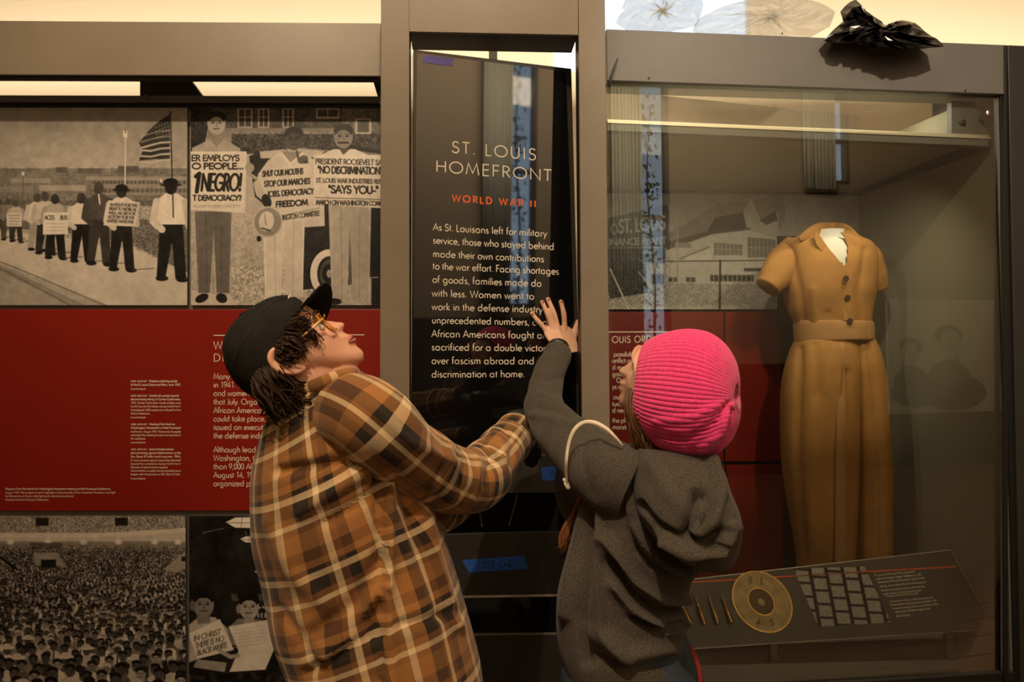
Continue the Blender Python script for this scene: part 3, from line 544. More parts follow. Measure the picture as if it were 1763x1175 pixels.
def paint_crowd():
    c = Canvas(-40, 888, 321, 1200, 1.0, .35)
    c.rect(-40, 888, 321, 918, .55); c.noise(-40, 888, 321, 918, .5, 1.6)
    for x, w in ((64, 22), (200, 22)): c.rect(x, 891, x + w, 905, .14)
    for x in (38, 112, 150, 240): c.line([(x, 888), (x + 14, 918)], 4, .55)
    c.rect(-40, 917, 321, 932, .74); c.line([(-40, 921), (160, 922), (321, 913)], 8, .80); c.noise(-40, 917, 321, 930, .06, 9)
    c.vgrad(932, .55, 946, .38)
    for x in (20, 85, 146, 206, 268, 308): c.ell(x, 933, 6, 4, .95, .8, 0, 4); c.line([(x, 922), (x, 934)], 2, .85)
    c.rect(54, 934, 110, 946, .25, .7)
    c.rect(-40, 946, 321, 1200, .42); c.noise(-40, 940, 321, 985, .55, 1.5)
    rng = random.Random(3); y = 950.0
    while y < 1205:
        t = (y - 950) / 230; r = 1.7 + 12.5 * max(t, 0) ** 1.75; x = -45 + rng.random() * r * 2
        while x < 330:
            xx = x + rng.uniform(-.5, .5) * r; yy = y + rng.uniform(-.6, .6) * r
            b = rng.choice([.66, .72, .78, .84, .60, .22, .16, .5, .35]) * (.86 + .14 * t); hd = rng.choice([.18, .26, .34, .46, .58, .22])
            c.poly([(xx - 1.25 * r, yy + 3 * r), (xx - 1.15 * r, yy + 1.25 * r), (xx - .3 * r, yy + .8 * r), (xx + .3 * r, yy + .8 * r), (xx + 1.15 * r, yy + 1.3 * r), (xx + 1.3 * r, yy + 3 * r)], b)
            if r > 3 and b > .45 and rng.random() < .4: c.line([(xx, yy + r), (xx - .1 * r, yy + 2.6 * r)], r * .28, .2)
            if r > 4.5: head(c, xx, yy, r * .95, max(hd, .3), .10 if rng.random() < .9 else .7)
            else: c.ell(xx, yy, r * .72, r * .9, hd); c.ell(xx, yy - r * .4, r * .7, r * .5, hd * .5)
            if r > 6 and rng.random() < .05: c.ell(xx, yy - r * .45, r * 1.5, r * .35, .8); c.ell(xx, yy - r * .8, r * .8, r * .45, .75)
            x += r * rng.uniform(1.9, 3.0)
        y += r * 1.15 + .7
    c.poly([(60, 951), (100, 951), (116, 975), (62, 972)], .56); c.rect(73, 963, 99, 977, .08)
    c.poly([(282, 980), (321, 948), (321, 978), (305, 986)], .56); c.rect(314, 958, 321, 966, .12)
    c.line([(225, 978), (248, 948)], 3, .26); c.line([(160, 972), (164, 948)], 4, .34); c.line([(-10, 950), (30, 978)], 4, .05)
    return c
def paint_sitin():
    c = Canvas(327, 888, 560, 1200, 1.1, .12)
    c.noise(327, 888, 560, 1200, .05, 25)
    for x, y, s in ((418, 899, 1.0), (431, 928, .58), (449, 984, .35)):
        c.poly([(x - 28 * s, y), (x - 12 * s, y - 8 * s), (x + 14 * s, y - 9 * s), (x + 30 * s, y), (x + 16 * s, y + 10 * s), (x - 12 * s, y + 9 * s)], .92)
        c.line([(x - 26 * s, y + 1), (x + 28 * s, y + 1)], 1.2, .35); c.line([(x, y - 8 * s), (x - 2, y + 8 * s)], 1, .4); c.line([(x - 10 * s, y - 14 * s), (x - 12 * s, y - 24 * s)], 1, .6)
    c.line([(350, 917), (388, 909)], 1, .5); c.line([(436, 944), (448, 942)], 1.5, .7)
    c.rect(400, 1022, 560, 1034, .30); c.rect(440, 1034, 560, 1120, .14)
    for k in range(9): c.line([(446 + k * 6, 1056), (446 + k * 6, 1062)], 2, .75); c.line([(446 + k * 7, 1044), (449 + k * 7, 1046)], 2.5, .7)
    c.noise(440, 1040, 560, 1130, .3, 3)
    c.poly([(327, 1075), (345, 1060), (372, 1062), (392, 1080), (400, 1110), (327, 1140)], .66)
    head(c, 352, 1040, 23, .50, .07); c.ell(350, 1022, 20, 7, .07); c.ell(333, 1042, 5, 9, .4); c.poly([(340, 1056), (362, 1056), (364, 1072), (342, 1074)], .45)
    c.poly([(392, 1082), (412, 1064), (450, 1066), (470, 1082), (470, 1110), (400, 1110)], .45)
    head(c, 430, 1044, 22, .60, .08); c.ell(428, 1026, 18, 7, .08); c.ell(412, 1048, 4, 8, .5); c.poly([(422, 1060), (438, 1060), (440, 1074), (420, 1074)], .55)
    c.poly([(327, 1090), (380, 1065), (404, 1118), (341, 1134)], .84); c.poly([(395, 1078), (466, 1066), (476, 1110), (458, 1152), (396, 1156), (412, 1120)], .82)
    c.poly([(341, 1134), (392, 1140), (388, 1156), (334, 1148)], .55)
    for k, t in enumerate(['IN CHRIST', 'THERE IS NO', 'BLACK-WHITE']): c.text(strokes(t, 335 + k * 3, 1104 + k * 12, 9, -.28, x1=382 + k * 5), 1.3, .25)
    for k in range(6): c.line([(404, 1084 + k * 6), (462, 1076 + k * 6)], 1, .7)
    c.line([(380, 1120), (398, 1130), (412, 1128)], 7, .62); c.poly([(327, 1150), (420, 1162), (500, 1170), (500, 1200), (327, 1200)], .10); c.noise(327, 1158, 560, 1200, .25, 8)
    return c
def paint_factory():
    c = Canvas(1010, 330, 1477, 533, 1.1, .50)
    c.vgrad(330, .50, 420, .56)
    c.poly([(1145, 405), (1235, 352), (1300, 345), (1345, 332), (1352, 372), (1335, 412), (1335, 533), (1010, 533), (1010, 440)], .42)
    c.poly([(1100, 425), (1150, 418), (1220, 392), (1290, 360), (1280, 395), (1180, 428)], .40)          # arched roofs
    c.poly([(1230, 375), (1278, 366), (1290, 392), (1262, 398), (1218, 398)], .14)
    c.poly([(1278, 366), (1292, 342), (1308, 378), (1338, 366), (1340, 412), (1290, 408), (1284, 392)], .60); c.poly([(1306, 380), (1334, 364), (1338, 380), (1318, 388)], .2)
    c.poly([(1130, 422), (1222, 398), (1290, 393), (1292, 396), (1225, 404), (1150, 432)], .22)
    c.poly([(1145, 432), (1225, 404), (1286, 397), (1340, 412), (1340, 450), (1145, 452)], .68)
    for x0, x1, y0, y1 in ((1228, 1277, 418, 440), (1286, 1334, 409, 444), (1160, 1188, 417, 427)):
        c.poly([(x0, y0), (x1, y0 + 4), (x1, y1), (x0, y1)], .40)
        for k in range(1, 7): x = x0 + (x1 - x0) * k / 7; c.line([(x, y0), (x, y1)], 1, .7, .8)
        c.line([(x0, (y0 + y1) / 2), (x1, (y0 + y1) / 2 + 2)], 1, .7, .7)
    c.poly([(1180, 442), (1220, 428), (1226, 446), (1180, 448)], .75); c.line([(1170, 446), (1220, 426)], 1.5, .2)
    c.rect(1145, 449, 1340, 492, .72)
    for x in (1150, 1180): c.rect(x, 478, x + 16, 486, .25); c.line([(x + 8, 478), (x + 8, 486)], 1.5, .7)
    c.rect(1222, 474, 1296, 485, .15)
    for k in range(9): c.line([(1228 + k * 8, 474), (1228 + k * 8, 485)], 1.3, .7)
    c.rect(1280, 462, 1330, 468, .2); c.poly([(1272, 500), (1335, 496), (1345, 520), (1290, 524)], .28); c.noise(1270, 494, 1345, 526, .3, 2)
    c.poly([(1010, 488), (1340, 490), (1340, 533), (1010, 533)], .62); c.noise(1010, 488, 1340, 533, .2, 2.2)
    c.rect(1010, 428, 1145, 448, .16); c.poly([(1052, 445), (1090, 440), (1112, 460), (1114, 505), (1050, 515), (1030, 470)], .16); c.noise(1040, 440, 1150, 520, .34, 2.4); c.rect(1112, 455, 1145, 490, .66); c.rect(1120, 472, 1142, 490, .22)
    c.poly([(1010, 385), (1150, 352), (1150, 425), (1010, 428)], .24)
    c.text(strokes('ST. LOUIS', 1064, 402, 22, -.10, x1=1145), 3.4, .62); c.text(strokes('ORDNANCE PLANT', 1020, 424, 11, -.03, x1=1146), 1.8, .60); c.ell(1057, 395, 6, 9, .6); c.ell(1057, 395, 4, 7, .25)
    c.text(strokes('OPERATED', 1105, 438, 5, x1=1130), 1, .55)
    c.line([(1010, 452), (1340, 449)], 2, .15); c.line([(1239, 449), (1238, 533)], 3.5, .10); c.line([(1145, 350), (1165, 376), (1166, 533)], 2, .58); c.line([(1145, 428), (1146, 533)], 2, .6); c.line([(1165, 390), (1152, 430)], 1.2, .5)
    c.line([(1050, 464), (1082, 533)], 2.5, .8); c.line([(1098, 468), (1148, 528)], 1.6, .7); c.line([(1128, 455), (1127, 533)], 2, .2)
    X, Y = np.meshgrid(c.xs, c.ys); w = (Y > 452) & (X < 1335)
    for s in (1, -1): c.g[w & (np.mod(X + s * Y, 7) < 1.1)] *= .80
    return c
# ------------------------------------------------------------------ the room
def boxo(name, x0, x1, y0, y1, z0, z1, m, parent=None, kind='structure', bevel=0):
    V, Fc = boxg(x0, x1, y0, y1, z0, z1); return tag(mesh(name, V, Fc, m, parent, bevel=bevel), kind=None if parent else kind)
RX0, RX1, RY0, RY1, RZ = -4.5, 9.0, -3.6, 3.9, 5.2
fl = boxo('floor', RX0, RX1, RY0, RY1, -.06, 0, M['floor'])
for k in range(0, 40):
    y = RY0 + .05 + k * .187
    if y < RY1 - .1: mesh('floorboard', *boxg(RX0 + .01, RX1 - .01, y, y + .182, 0.0, .006), M['floor'], fl, bevel=.001)
boxo('ceiling', RX0, RX1, RY0, RY1, RZ, RZ + .06, M['cream'])
boxo('wall_left', RX0 - .06, RX0, RY0, RY1, 0, RZ, M['taupe']); boxo('wall_right', RX1, RX1 + .06, RY0, RY1, 0, RZ, M['taupe'])
def wallgrid(name, y0, y1, holes, m):   # wall in one mesh with real openings
    g = Geo(); xs = sorted({RX0, RX1} | {h[0] for h in holes} | {h[1] for h in holes})
    for a, b in zip(xs[:-1], xs[1:]):
        hs = sorted([h for h in holes if h[0] <= a and h[1] >= b], key=lambda h: h[2]); z = 0
        for h in hs:
            if h[2] > z: g.add(*boxg(a, b, y0, y1, z, h[2]))
            z = h[3]
        if z < RZ: g.add(*boxg(a, b, y0, y1, z, RZ))
    return tag(g.obj(name, m), kind='structure')
RH = [(2.62, 3.38, 1.5, 4.85), (5.25, 5.95, 3.7, 4.85)]
wallgrid('wall_rear', RY0 - .12, RY0, RH, M['taupe'])
BH = [(.20, 1.42, 3.06, 4.6)]
wallgrid('wall_back', RY1, RY1 + .12, BH, M['cream'])
def window(n, x0, x1, z0, z1, yin, yout, paneM):
    g = Geo(); t = .05
    for q in ((x0, x0 + t, z0, z1), (x1 - t, x1, z0, z1), (x0, x1, z0, z0 + t), (x0, x1, z1 - t, z1), (x0, x1, (z0 + z1) / 2 - .02, (z0 + z1) / 2 + .02)):
        g.add(*boxg(q[0], q[1], min(yin, yout), max(yin, yout), q[2], q[3]))
    f = tag(g.obj('window_%d' % n, M['frame'] if yin < 0 else M['cream'], bevel=.003), kind='structure')
    for a, b in ((z0 + t, (z0 + z1) / 2 - .02), ((z0 + z1) / 2 + .02, z1 - t)):
        mesh('pane', *boxg(x0 + t, x1 - t, (yin + yout) / 2 - .004, (yin + yout) / 2 + .004, a, b), paneM, f)
    return f
window(1, 2.62, 3.38, 1.5, 4.85, RY0, RY0 - .1, M['glass']); window(2, 5.25, 5.95, 3.7, 4.85, RY0, RY0 - .1, M['glass'])
window(3, .20, 1.42, 3.06, 4.6, RY1, RY1 + .1, M['glass'])
def curtain(x0, x1, z0, z1, y, lab):
    n = 60; V, Fc = [], []
    for i in range(n + 1):
        x = x0 + (x1 - x0) * i / n; yy = y + .03 * math.sin(i * .9) + .012 * math.sin(i * 2.3)
        V += [(x, yy, z0), (x, yy, z1)]
    Fc = [(2 * i, 2 * i + 2, 2 * i + 3, 2 * i + 1) for i in range(n)]
    o = mesh('curtain', V, Fc, M['curtain'], smooth=True); sd = o.modifiers.new('s', 'SOLIDIFY'); sd.thickness = .004; tag(o, lab, 'curtain')
curtain(2.60, 2.98, 1.4, 4.9, RY0 + .08, 'pale curtain beside the tall window nearer the tower, seen mirrored'); curtain(5.2, 5.66, 3.6, 4.9, RY0 + .08, 'pale curtain beside the far tall window, seen mirrored')
boxo('wainscot', RX0 + .01, RX1 - .01, RY0 + .005, RY0 + .05, .01, 1.38, M['frame'], kind='structure')
# tree outside the rear window (its silhouette shows in the mirrored window)
tr = thing('garden_tree', (3.2, -3.9, 0), 'dark leafy tree outside the mirrored window', 'tree')
g = Geo(); g.add(*tubeg([(3.22, -3.80, 0.9), (3.26, -3.80, 2.4), (3.18, -3.80, 3.6), (3.24, -3.80, 4.6)], [.02, .018, .012, .006], 8, 12)); g.obj('trunk', M['leaf'], tr, True)
g = Geo(); rg = random.Random(5)
for i in range(260):
    x, z = rg.uniform(3.04, 3.33), rg.choice([rg.gauss(1.9, .5), rg.gauss(3.3, .35), rg.gauss(4.2, .3)]); s = rg.uniform(.015, .05)
    if not .95 < z < 4.75: continue
    a = rg.uniform(0, 6.3); d = np.array([math.cos(a), 0, math.sin(a)]); e = np.array([-math.sin(a), 0.05, math.cos(a)]) * .45; c0 = np.array([x, -3.80 + rg.uniform(-.004, .012), z])
    g.add([c0 - d * s, c0 + e * s, c0 + d * s, c0 - e * s, c0 + np.array([0, .006, 0])], [(0, 1, 4), (1, 2, 4), (2, 3, 4), (3, 0, 4)])
tag(g.obj('foliage', M['leaf'], tr), kind='stuff')
# rear exhibit with a portrait pair, only seen mirrored in the case glass
pr = thing('portrait_panel', (7.3, RY0 + .05, .7), 'pale photo panel of two portraits, mirrored in the case glass', 'panel')
mesh('backing', *boxg(6.4, 8.2, RY0 + .06, RY0 + .09, .7, 2.2), M['linen'], pr)
def portrait(cx, cz, s, f):
    g = Geo(); y = RY0 + .092
    def disc(x, z, rx, rz, yy, n=24):
        a = np.linspace(0, 2 * math.pi, n, endpoint=False); V = [(x + rx * math.cos(t), yy, z + rz * math.sin(t)) for t in a]
        g.add(V + [(v[0], yy + .002, v[2]) for v in V], [tuple(range(n)), tuple(range(2 * n - 1, n - 1, -1))] + [(i, i + n, (i + 1) % n + n, (i + 1) % n) for i in range(n)])
    disc(cx, cz - .52 * s, .36 * s, .30 * s, y); disc(cx + .1 * s, cz - .66 * s, .5 * s, .24 * s, y + .001); disc(cx, cz + .10 * s, .22 * s, .15 * s, y + .002); disc(cx + .06 * f, cz - .24 * s, .11 * s, .14 * s, y + .001); g.obj('figure_print', M['rail'], pr)
    g = Geo(); disc(cx + f * .03, cz - .02 * s, .16 * s, .2 * s, y + .004); g.obj('face_print', M['curtain'], pr)
portrait(7.35, 1.62, 1.0, 1); portrait(6.75, 1.5, .8, -1)

# ------------------------------------------------------------------ display wall on the left
dw = thing('display_wall', (-1.2, 2.33, 0), 'grey metal display wall behind the photo prints and red text panel', 'display wall')
slab('backboard', [(-60, 1290), (-60, 181), (668, 180), (668, 1290)], P_LEFT, .05, M['grey'], dw, off=.008)
x0, x1 = on(-60, 600, P_LEFT)[0], on(668, 600, P_LEFT)[0]
mesh('plinth', *boxg(x0, x1, 2.24, 2.36, 0, at(0, 1290, 2.3)[2]), M['char'], dw, bevel=.003)
hb = thing('header_beam', (-1.1, 2.16, 2.4), 'long bronze header beam above the left photo prints', 'beam')
slab('front_panel', [(-70, 128), (-70, 35), (656, 40), (655, 131)], P_HEAD, .012, M['bronze'], hb)
slab('soffit', [(-70, 130), (-70, 124), (655, 127), (655, 133)], P_HEAD, .03, M['black'], hb, off=.014)
slab('top_board', [(-70, 44), (-70, 37), (655, 42), (655, 48)], P_HEAD, .03, M['black'], hb, off=.014)
lr = thing('lower_rail', (-1.1, 2.3, 2.3), 'dark rail running above the left prints with brackets', 'rail')
slab('rail', [(-70, 178), (-70, 166), (655, 168), (655, 180)], P_LEFT, .05, M['slate'], lr, off=-.012)
slab('shadow_gap', [(-70, 187), (-70, 178), (655, 180), (655, 188)], P_LEFT, .02, M['black'], lr, off=.002)
mesh('bracket', *prismg([(241, 167), (241, 136), (327, 136), (350, 167)], P_LEFT, .03, .0), M['black'], lr)
mesh('bracket', *prismg([(641, 135), (660, 135), (660, 172), (652, 172)], P_LEFT, .03, .0), M['black'], lr)
mesh('bolt', *lathe([(0, .0001), (0, .008), (.006, .008), (.006, .0001)], on(256, 171, P_LEFT) + np.array([0, -.02, 0]), (0, 1, 0), 8)[:2], M['slate'], lr)

def photo(name, cv, q, pl, lab, th=.010, off=-.006, gain=1.0, cat='photo print', group=None, lo=0.0):
    c = on(np.mean([p[0] for p in q]), max(p[1] for p in q), pl)
    t = thing(name, c, lab, cat, group); slab('backing', q, pl, th, M['slate'], t, off=off, bevel=0)
    cv.build('print', pl, t, off=off - .0009, gain=gain, lo=lo); return t
photo('photo_print', paint_march(), [(-40, 526), (-40, 187), (324, 187), (324, 526)], P_LEFT, 'sepia photo print of picketers marching on a sidewalk with a flag', gain=1.0)
photo('photo_print', paint_placards(), [(330, 526), (330, 188), (668, 188), (668, 526)], P_LEFT, 'sepia photo print of three standing men holding protest placards', gain=1.0)
photo('photo_print', paint_crowd(), [(-40, 1200), (-40, 888), (321, 888), (321, 1200)], P_LEFT, 'sepia photo print of a huge seated crowd in an arena', gain=1.0)
photo('photo_print', paint_sitin(), [(327, 1200), (327, 888), (560, 888), (560, 1200)], P_LEFT, 'dark photo print of two young women holding handwritten paper signs', gain=1.0)
rp = thing('text_panel', on(300, 880, P_LEFT), 'wide red text panel between upper and lower photo prints', 'panel')
slab('board', [(-60, 880), (-60, 533), (668, 533), (668, 879)], P_LEFT, .012, M['red'], rp, off=-.006)
It = []
for t, y in [('Many defense jobs', 653), ('in 1941. The men', 667.4), ('and women met', 681.9), ('that July. Organized', 696.6), ('African Americans to', 711.1), ('could take place, Pres', 725.6), ('issued an executive', 740.2), ('the defense industry', 754.8), ('Although leaders of', 778.7), ('Washington, the m', 793.2), ('than 9,000 African', 807.8), ('August 14, 1942.', 822.3), ('organized protests', 836.8)]:
    It += strokes(t, 369, y, 9.6, xs=1.0, tr=.015)
textobj('body_text', It, .62, P_LEFT, M['ink'], rp, off=-.0072)
letters('WAR', 369, 601, 12.8, 0, 408, .14, .75, P_LEFT, M['ink'], rp, -.0072); letters('DISCRIMIN', 369, 622.6, 12.8, 0, 470, .14, .75, P_LEFT, M['ink'], rp, -.0072)
textobj('rule', [[(369, 578), (628, 577)]], .8, P_LEFT, M['ink'], rp, off=-.0072)
cap = [('Protesters picketing outside', 658), ('of the St. Louis Ordnance Plant, June 1942.', 664.3), None,
 ('Leaders of a protest against', 683), ('discriminatory hiring at Carter Carburetor,', 689.2), ('1942. Carter Carburetor made artillery and', 695.4), ('bomb fuses for the military during World War II.', 701.5), ('It employed 3,200 workers but refused to hire', 707.6), ('African Americans.', 713.7), None,
 ('Meeting of the March on', 732), ('Washington Movement at Kiel Municipal', 738.3), ('Auditorium, August 1942. Thousands of people', 744.8), ('attended this meeting to demand equality in', 750.8), ('the workplace.', 756.8), None,
 ('Local civil rights activists', 775), ('demonstrating against discrimination at the', 781.3), ('Stix, Baer & Fuller lunch counter, 1944.', 787.6), ('St. Louis protests against inequality extended', 794), ('beyond the workplaces during World War II.', 800), ('Decades of demonstrations against', 806), ('discrimination in public dining establishments', 812), ('began with the protests at Stix, Baer & Fuller.', 818)]
A, B = [], []
for c in cap:
    if not c: continue
    first = c[0][:6] in ('Protes', 'Leader', 'Meetin', 'Local '); x = 259 if first else 227
    if first: A += strokes('INSIDE, ABOVE LEFT:', 227, c[1], 2.6, x1=256)
    wd = 313 if len(c[0]) > 34 else None
    (B if c[1] in (658, 664.3, 683, 689.2, 732, 738.3, 775, 781.3, 787.6) or first else A).extend(strokes(c[0], x, c[1], 3.5, x1=wd, xs=.98))
for y in (671, 720, 763, 825): A += strokes('St. Louis Post-Dispatch', 227, y, 2.4, xs=.95)
A += strokes('From the collections of the St. Louis Mercantile Library', 227, 825, 2.3, x1=310)[:1]
for t, y, x1, b in [('Program from the March on Washington Movement meeting at Kiel Municipal Auditorium,', 843, 193, 1), ('August 1942. The programs cover highlights a key principle of the movement: America must fight', 849.3, 201, 0), ('for Democracy at home while fighting for democracy abroad.', 855.4, 130, 0), ('Missouri Historical Society Collections', 861.6, 86, 0)]:
    (B if b else A).extend(strokes(t, 12, y, 3.3, x1=x1))
textobj('caption_text', A, .28, P_LEFT, M['ink'], rp, off=-.0072); textobj('bold_caption_text', B, .42, P_LEFT, M['ink'], rp, off=-.0072)

# ------------------------------------------------------------------ centre tower
tw = thing('sign_tower', (-.02, 2.0, 0), 'tall dark bronze sign tower between photo wall and glass case', 'tower')
slab('side_post', [(652, 1420), (656, -60), (705, -60), (705, 1420)], P_TOWER, .012, M['bronze'], tw, .002)
slab('side_post', [(1008, 1420), (995, -60), (1041, -60), (1058, 1420)], P_TOWER, .012, M['bronze'], tw, .002)
slab('header_panel', [(705, 54), (705, -60), (995, -60), (995, 60)], P_TOWER, .012, M['bronze'], tw, 0)
slab('header_box', [(705, 53.5), (705, -40), (995, -40), (995, 59.5)], P_TOWER, .11, M['black'], tw, 0, off=.013)
slab('side_return', [(656, 1400), (659, -60), (704.5, -60), (704.5, 1400)], P_TOWER, .06, M['black'], tw, 0, off=.013)
slab('side_return', [(1008.5, 1400), (995.5, -60), (1040, -60), (1056, 1400)], P_TOWER, .05, M['black'], tw, 0, off=.013)
P_T2 = (2.42, .07); P_T3 = (2.10, .07)
slab('centre_strut', [(843, 800), (842, 40), (856, 40), (858, 800)], P_T2, .03, M['black'], tw)
slab('inner_shelf', [(706, 850), (706, 782), (1003, 785), (1003, 849)], P_T3, .30, M['char'], tw)
slab('inner_back', [(690, 1400), (690, 780), (1010, 780), (1010, 1400)], P_T2, .02, M['black'], tw, off=.02)
slab('access_panel', [(706, 1027), (706, 922), (1004, 914), (1004, 1022)], P_T3, .012, M['char'], tw, .001)
slab('access_panel', [(706, 1400), (706, 1097), (1004, 1093), (1004, 1400)], P_T3, .012, M['char'], tw, .001)
slab('metal_edge', [(706, 1031.5), (706, 1028), (1004, 1023), (1004, 1026.5)], P_T3, .010, M['alu'], tw, 0, off=-.001)
slab('metal_edge', [(706, 1096.5), (706, 1094.5), (1004, 1090.5), (1004, 1092.5)], P_T3, .010, M['grey'], tw, 0, off=-.001)
for x, y in ((825, 944), (892, 944), (825, 1013), (892, 1011), (850, 806), (898, 806)):
    mesh('screw', *lathe([(0, .0001), (0, .0028), (.003, .0028), (.003, .0001)], on(x, y, P_T3) + np.array([0, -.002, 0]), (0, 1, 0), 8)[:2], M['black'], tw)
b0 = on(655, 600, P_TOWER)[0]; b1 = on(1056, 600, P_TOWER)[0]
mesh('base', *boxg(b0, b1, 2.0, 2.5, 0, at(700, 1400, 2.1)[2] + .02), M['char'], tw, bevel=.003)
# the tilted sign being fitted
sg = thing('exhibit_sign', on(850, 785, P_SIGN), 'black glossy sign with St. Louis Homefront lettering, tilted in the tower opening', 'sign')
slab('housing', [(708, 786), (712, 85), (984, 118), (1001, 777)], P_SIGN, .055, M['signedge'], sg, .002)
slab('face_glass', [(708.5, 785), (717, 92), (974, 124), (995, 776)], P_SIGN, .004, M['signface'], sg, .0005, off=-.004)
SL = lambda y: 2.45e-4 * (640 - y)
O = -.0048
letters('ST. LOUIS', 777, 263, 19, SL(265), 923, .17, 1.0, P_SIGN, M['white'], sg, O); letters('HOMEFRONT', 749.5, 296, 19, SL(300), 949, .14, 1.0, P_SIGN, M['white'], sg, O)
letters('WORLD WAR II', 778, 347, 10.8, SL(350), 922, .30, 1.35, P_SIGN, M['orange'], sg, O)
It = []
for t, x, y, x1, pre in [('As St. Louisans left for military', 745, 396.8, 941, None), ('service, those who stayed behind', 745, 419.6, 953.5, None), ('made their own contributions', 745, 442.8, 936, None), ('to the war effort. Facing shortages', 744.5, 463.9, 961.5, None), ('of goods, families made do', 744, 487, 931.5, None), ('with less. Women went to', 743, 510.5, 919, None), ('work in the defense industry in', 743, 533.7, 926.5, 'work in the defense industr'), ('unprecedented numbers, and', 743, 556.9, 911, 'unprecedented numbers,'), ('African Americans fought and', 742.5, 580.4, 919, 'African Americans fought'), ('sacrificed for a double victory', 742.5, 603.3, 934, 'sacrificed for a double victo'), ('over fascism abroad and racial', 742.5, 626.7, 929, 'over fascism abroad and r'), ('discrimination at home.', 742.5, 650, 903, None)]:
    It += strokes(t, x, y, 11.6, SL(y), x1=x1, prefix=pre, tr=.03)
textobj('body_text', It, .72, P_SIGN, M['white'], sg, O)
def tape(q, pl, m, lab, txt=None, off=-.001, **k):
    t = thing('masking_tape', on(q[0][0], q[0][1], pl), lab, 'tape'); mesh('strip', *prismg(q, pl, .0006, off), m, t)
    if txt: textobj('handwriting', txt, .55, pl, M['marker'], t, off - .0006)
tape([(727, 108), (731, 96), (781, 102), (778, 109), (780, 115), (752, 112)], P_SIGN, M['tapepurple'], 'faded violet tape strip on the top left of the black sign', off=-.0055)
tape([(807, 986), (795, 965), (903, 957), (904, 966), (910, 980)], P_T3, M['tapeblue'], 'blue tape marked 03 04 on the tower access panel', strokes('03 04', 829, 979, 12, -.05, x1=881, ital=.1), off=-.001)
tape([(934, 828), (931, 805), (975, 802), (975, 826)], P_T3, M['tapeblue'], 'blue tape marked 03 partly behind the raised arm', strokes('03.2', 946, 821, 11, -.05, x1=973, ital=.1), off=-.001)
for k, p in enumerate([[(815, 848), (818, 880), (824, 905), (827, 925)], [(892, 845), (889, 875), (882, 900), (876, 922)]]):
    g = Geo(); g.add(*tubeg([on(x, y, P_T3) + np.array([0, .12, 0]) for x, y in p], [.0016] * 4, 8, 14)); tag(g.obj('cable', M['wire'], smooth=True), ['thin white cable nearer the plaid sleeve inside tower opening', 'thin white cable nearer the grey hoodie inside tower opening'][k], 'cable')
# ------------------------------------------------------------------ glass case on the right
dc = thing('display_case', (.95, 2.3, 0), 'large glass display case with dark frame holding the khaki jumpsuit', 'display case')
slab('header', [(1043, 143), (1041, 55), (1726, 82), (1723, 166)], P_GLASS, .014, M['slate'], dc, .002, off=-.02)
slab('header_box', [(1045, 143), (1043, 60), (1724, 86), (1721, 165)], P_GLASS, .09, M['slate'], dc, 0, off=-.005)
slab('seam', [(1722, 1400), (1719, 83), (1725, 83), (1728, 1400)], P_GLASS, .01, M['black'], dc, 0, off=-.02)
slab('side_frame', [(1752, 1400), (1725, 83), (1850, 88), (1870, 1400)], P_GLASS, .35, M['char'], dc, .002, off=-.024)
slab('inner_frame', [(1746, 1300), (1717, 166), (1727, 166), (1760, 1300)], P_GLASS, .03, M['black'], dc, 0, off=-.012)
slab('bottom_frame', [(1054, 1420), (1054, 1196), (1744, 1155), (1752, 1420)], P_GLASS, .05, M['black'], dc, .002, off=-.012)
slab('glass_pane', [(1053, 1197), (1042, 143), (1718, 165), (1742, 1156)], P_GLASS, .006, M['glass'], dc, 0)
slab('glass_edge', [(1739, 1160), (1714.5, 168), (1717, 168), (1742, 1160)], P_GLASS, .004, M['grey'], dc, 0, off=-.004)
# interior
def quad(name, pts, m, th=.01, up=(0, 0, 1)):
    P = np.array(pts); n = np.array(up, float) * th; return mesh(name, np.vstack([P, P + n]), BOXF, m, dc)
G_ = lambda x, y, o=.012: on(x, y, P_GLASS) + pnormal(P_GLASS) * o
K_ = lambda x, y, o=0: on(x, y, P_BACK) + pnormal(P_BACK) * o
quad('side_wall', [G_(1744, 1240), G_(1716, 155), K_(1478, 255), K_(1482, 1100)], M['casewall'], .012, (1, 0, 0))
quad('side_wall', [G_(1047, 1240), G_(1046, 150), K_(1002, 180), K_(1002, 1110)], M['casewall'], .012, (-1, 0, 0))
quad('back_board', [K_(1000, 1110, .02), K_(1000, 180, .02), K_(1480, 240, .02), K_(1484, 1110, .02)], M['black'], .012, (0, 1, 0))
quad('light_box', [K_(1000, 326, .0), K_(1000, 150, .0), K_(1480, 200, .0), K_(1480, 330, .0)], M['taupe'], .012, (0, 1, 0))
quad('ceiling_panel', [G_(1048, 206), K_(1000, 327), K_(1478, 333), G_(1716, 236)], M['casewall'], .006)
slab('ceiling_edge', [(1048, 209.5), (1047, 203.5), (1716, 231.5), (1716, 238)], P_GLASS, .008, M['alu'], dc, 0, off=.010)
slab('ceiling_trim', [(1048, 222), (1048, 210), (1716, 238), (1716, 250)], P_GLASS, .03, M['slate'], dc, 0, off=.014)
quad('corner_beam', [G_(1716, 252), G_(1716, 236), K_(1478, 325), K_(1478, 338)], M['black'], .03, (-1, 0, 0))
quad('back_beam', [K_(1000, 333, -.01), K_(1000, 324, -.01), K_(1478, 328, -.01), K_(1478, 336, -.01)], M['black'], .02, (0, 1, 0))
zf = G_(1738, 1150)[2]
quad('case_floor', [(G_(1050, 1190)[0], G_(1050, 1190)[1], zf), (K_(1000, 900)[0], K_(1000, 900)[1], zf), (K_(1484, 900)[0], K_(1484, 900)[1], zf), (G_(1740, 1150)[0], G_(1740, 1150)[1], zf)], M['casefloor'], -.02)
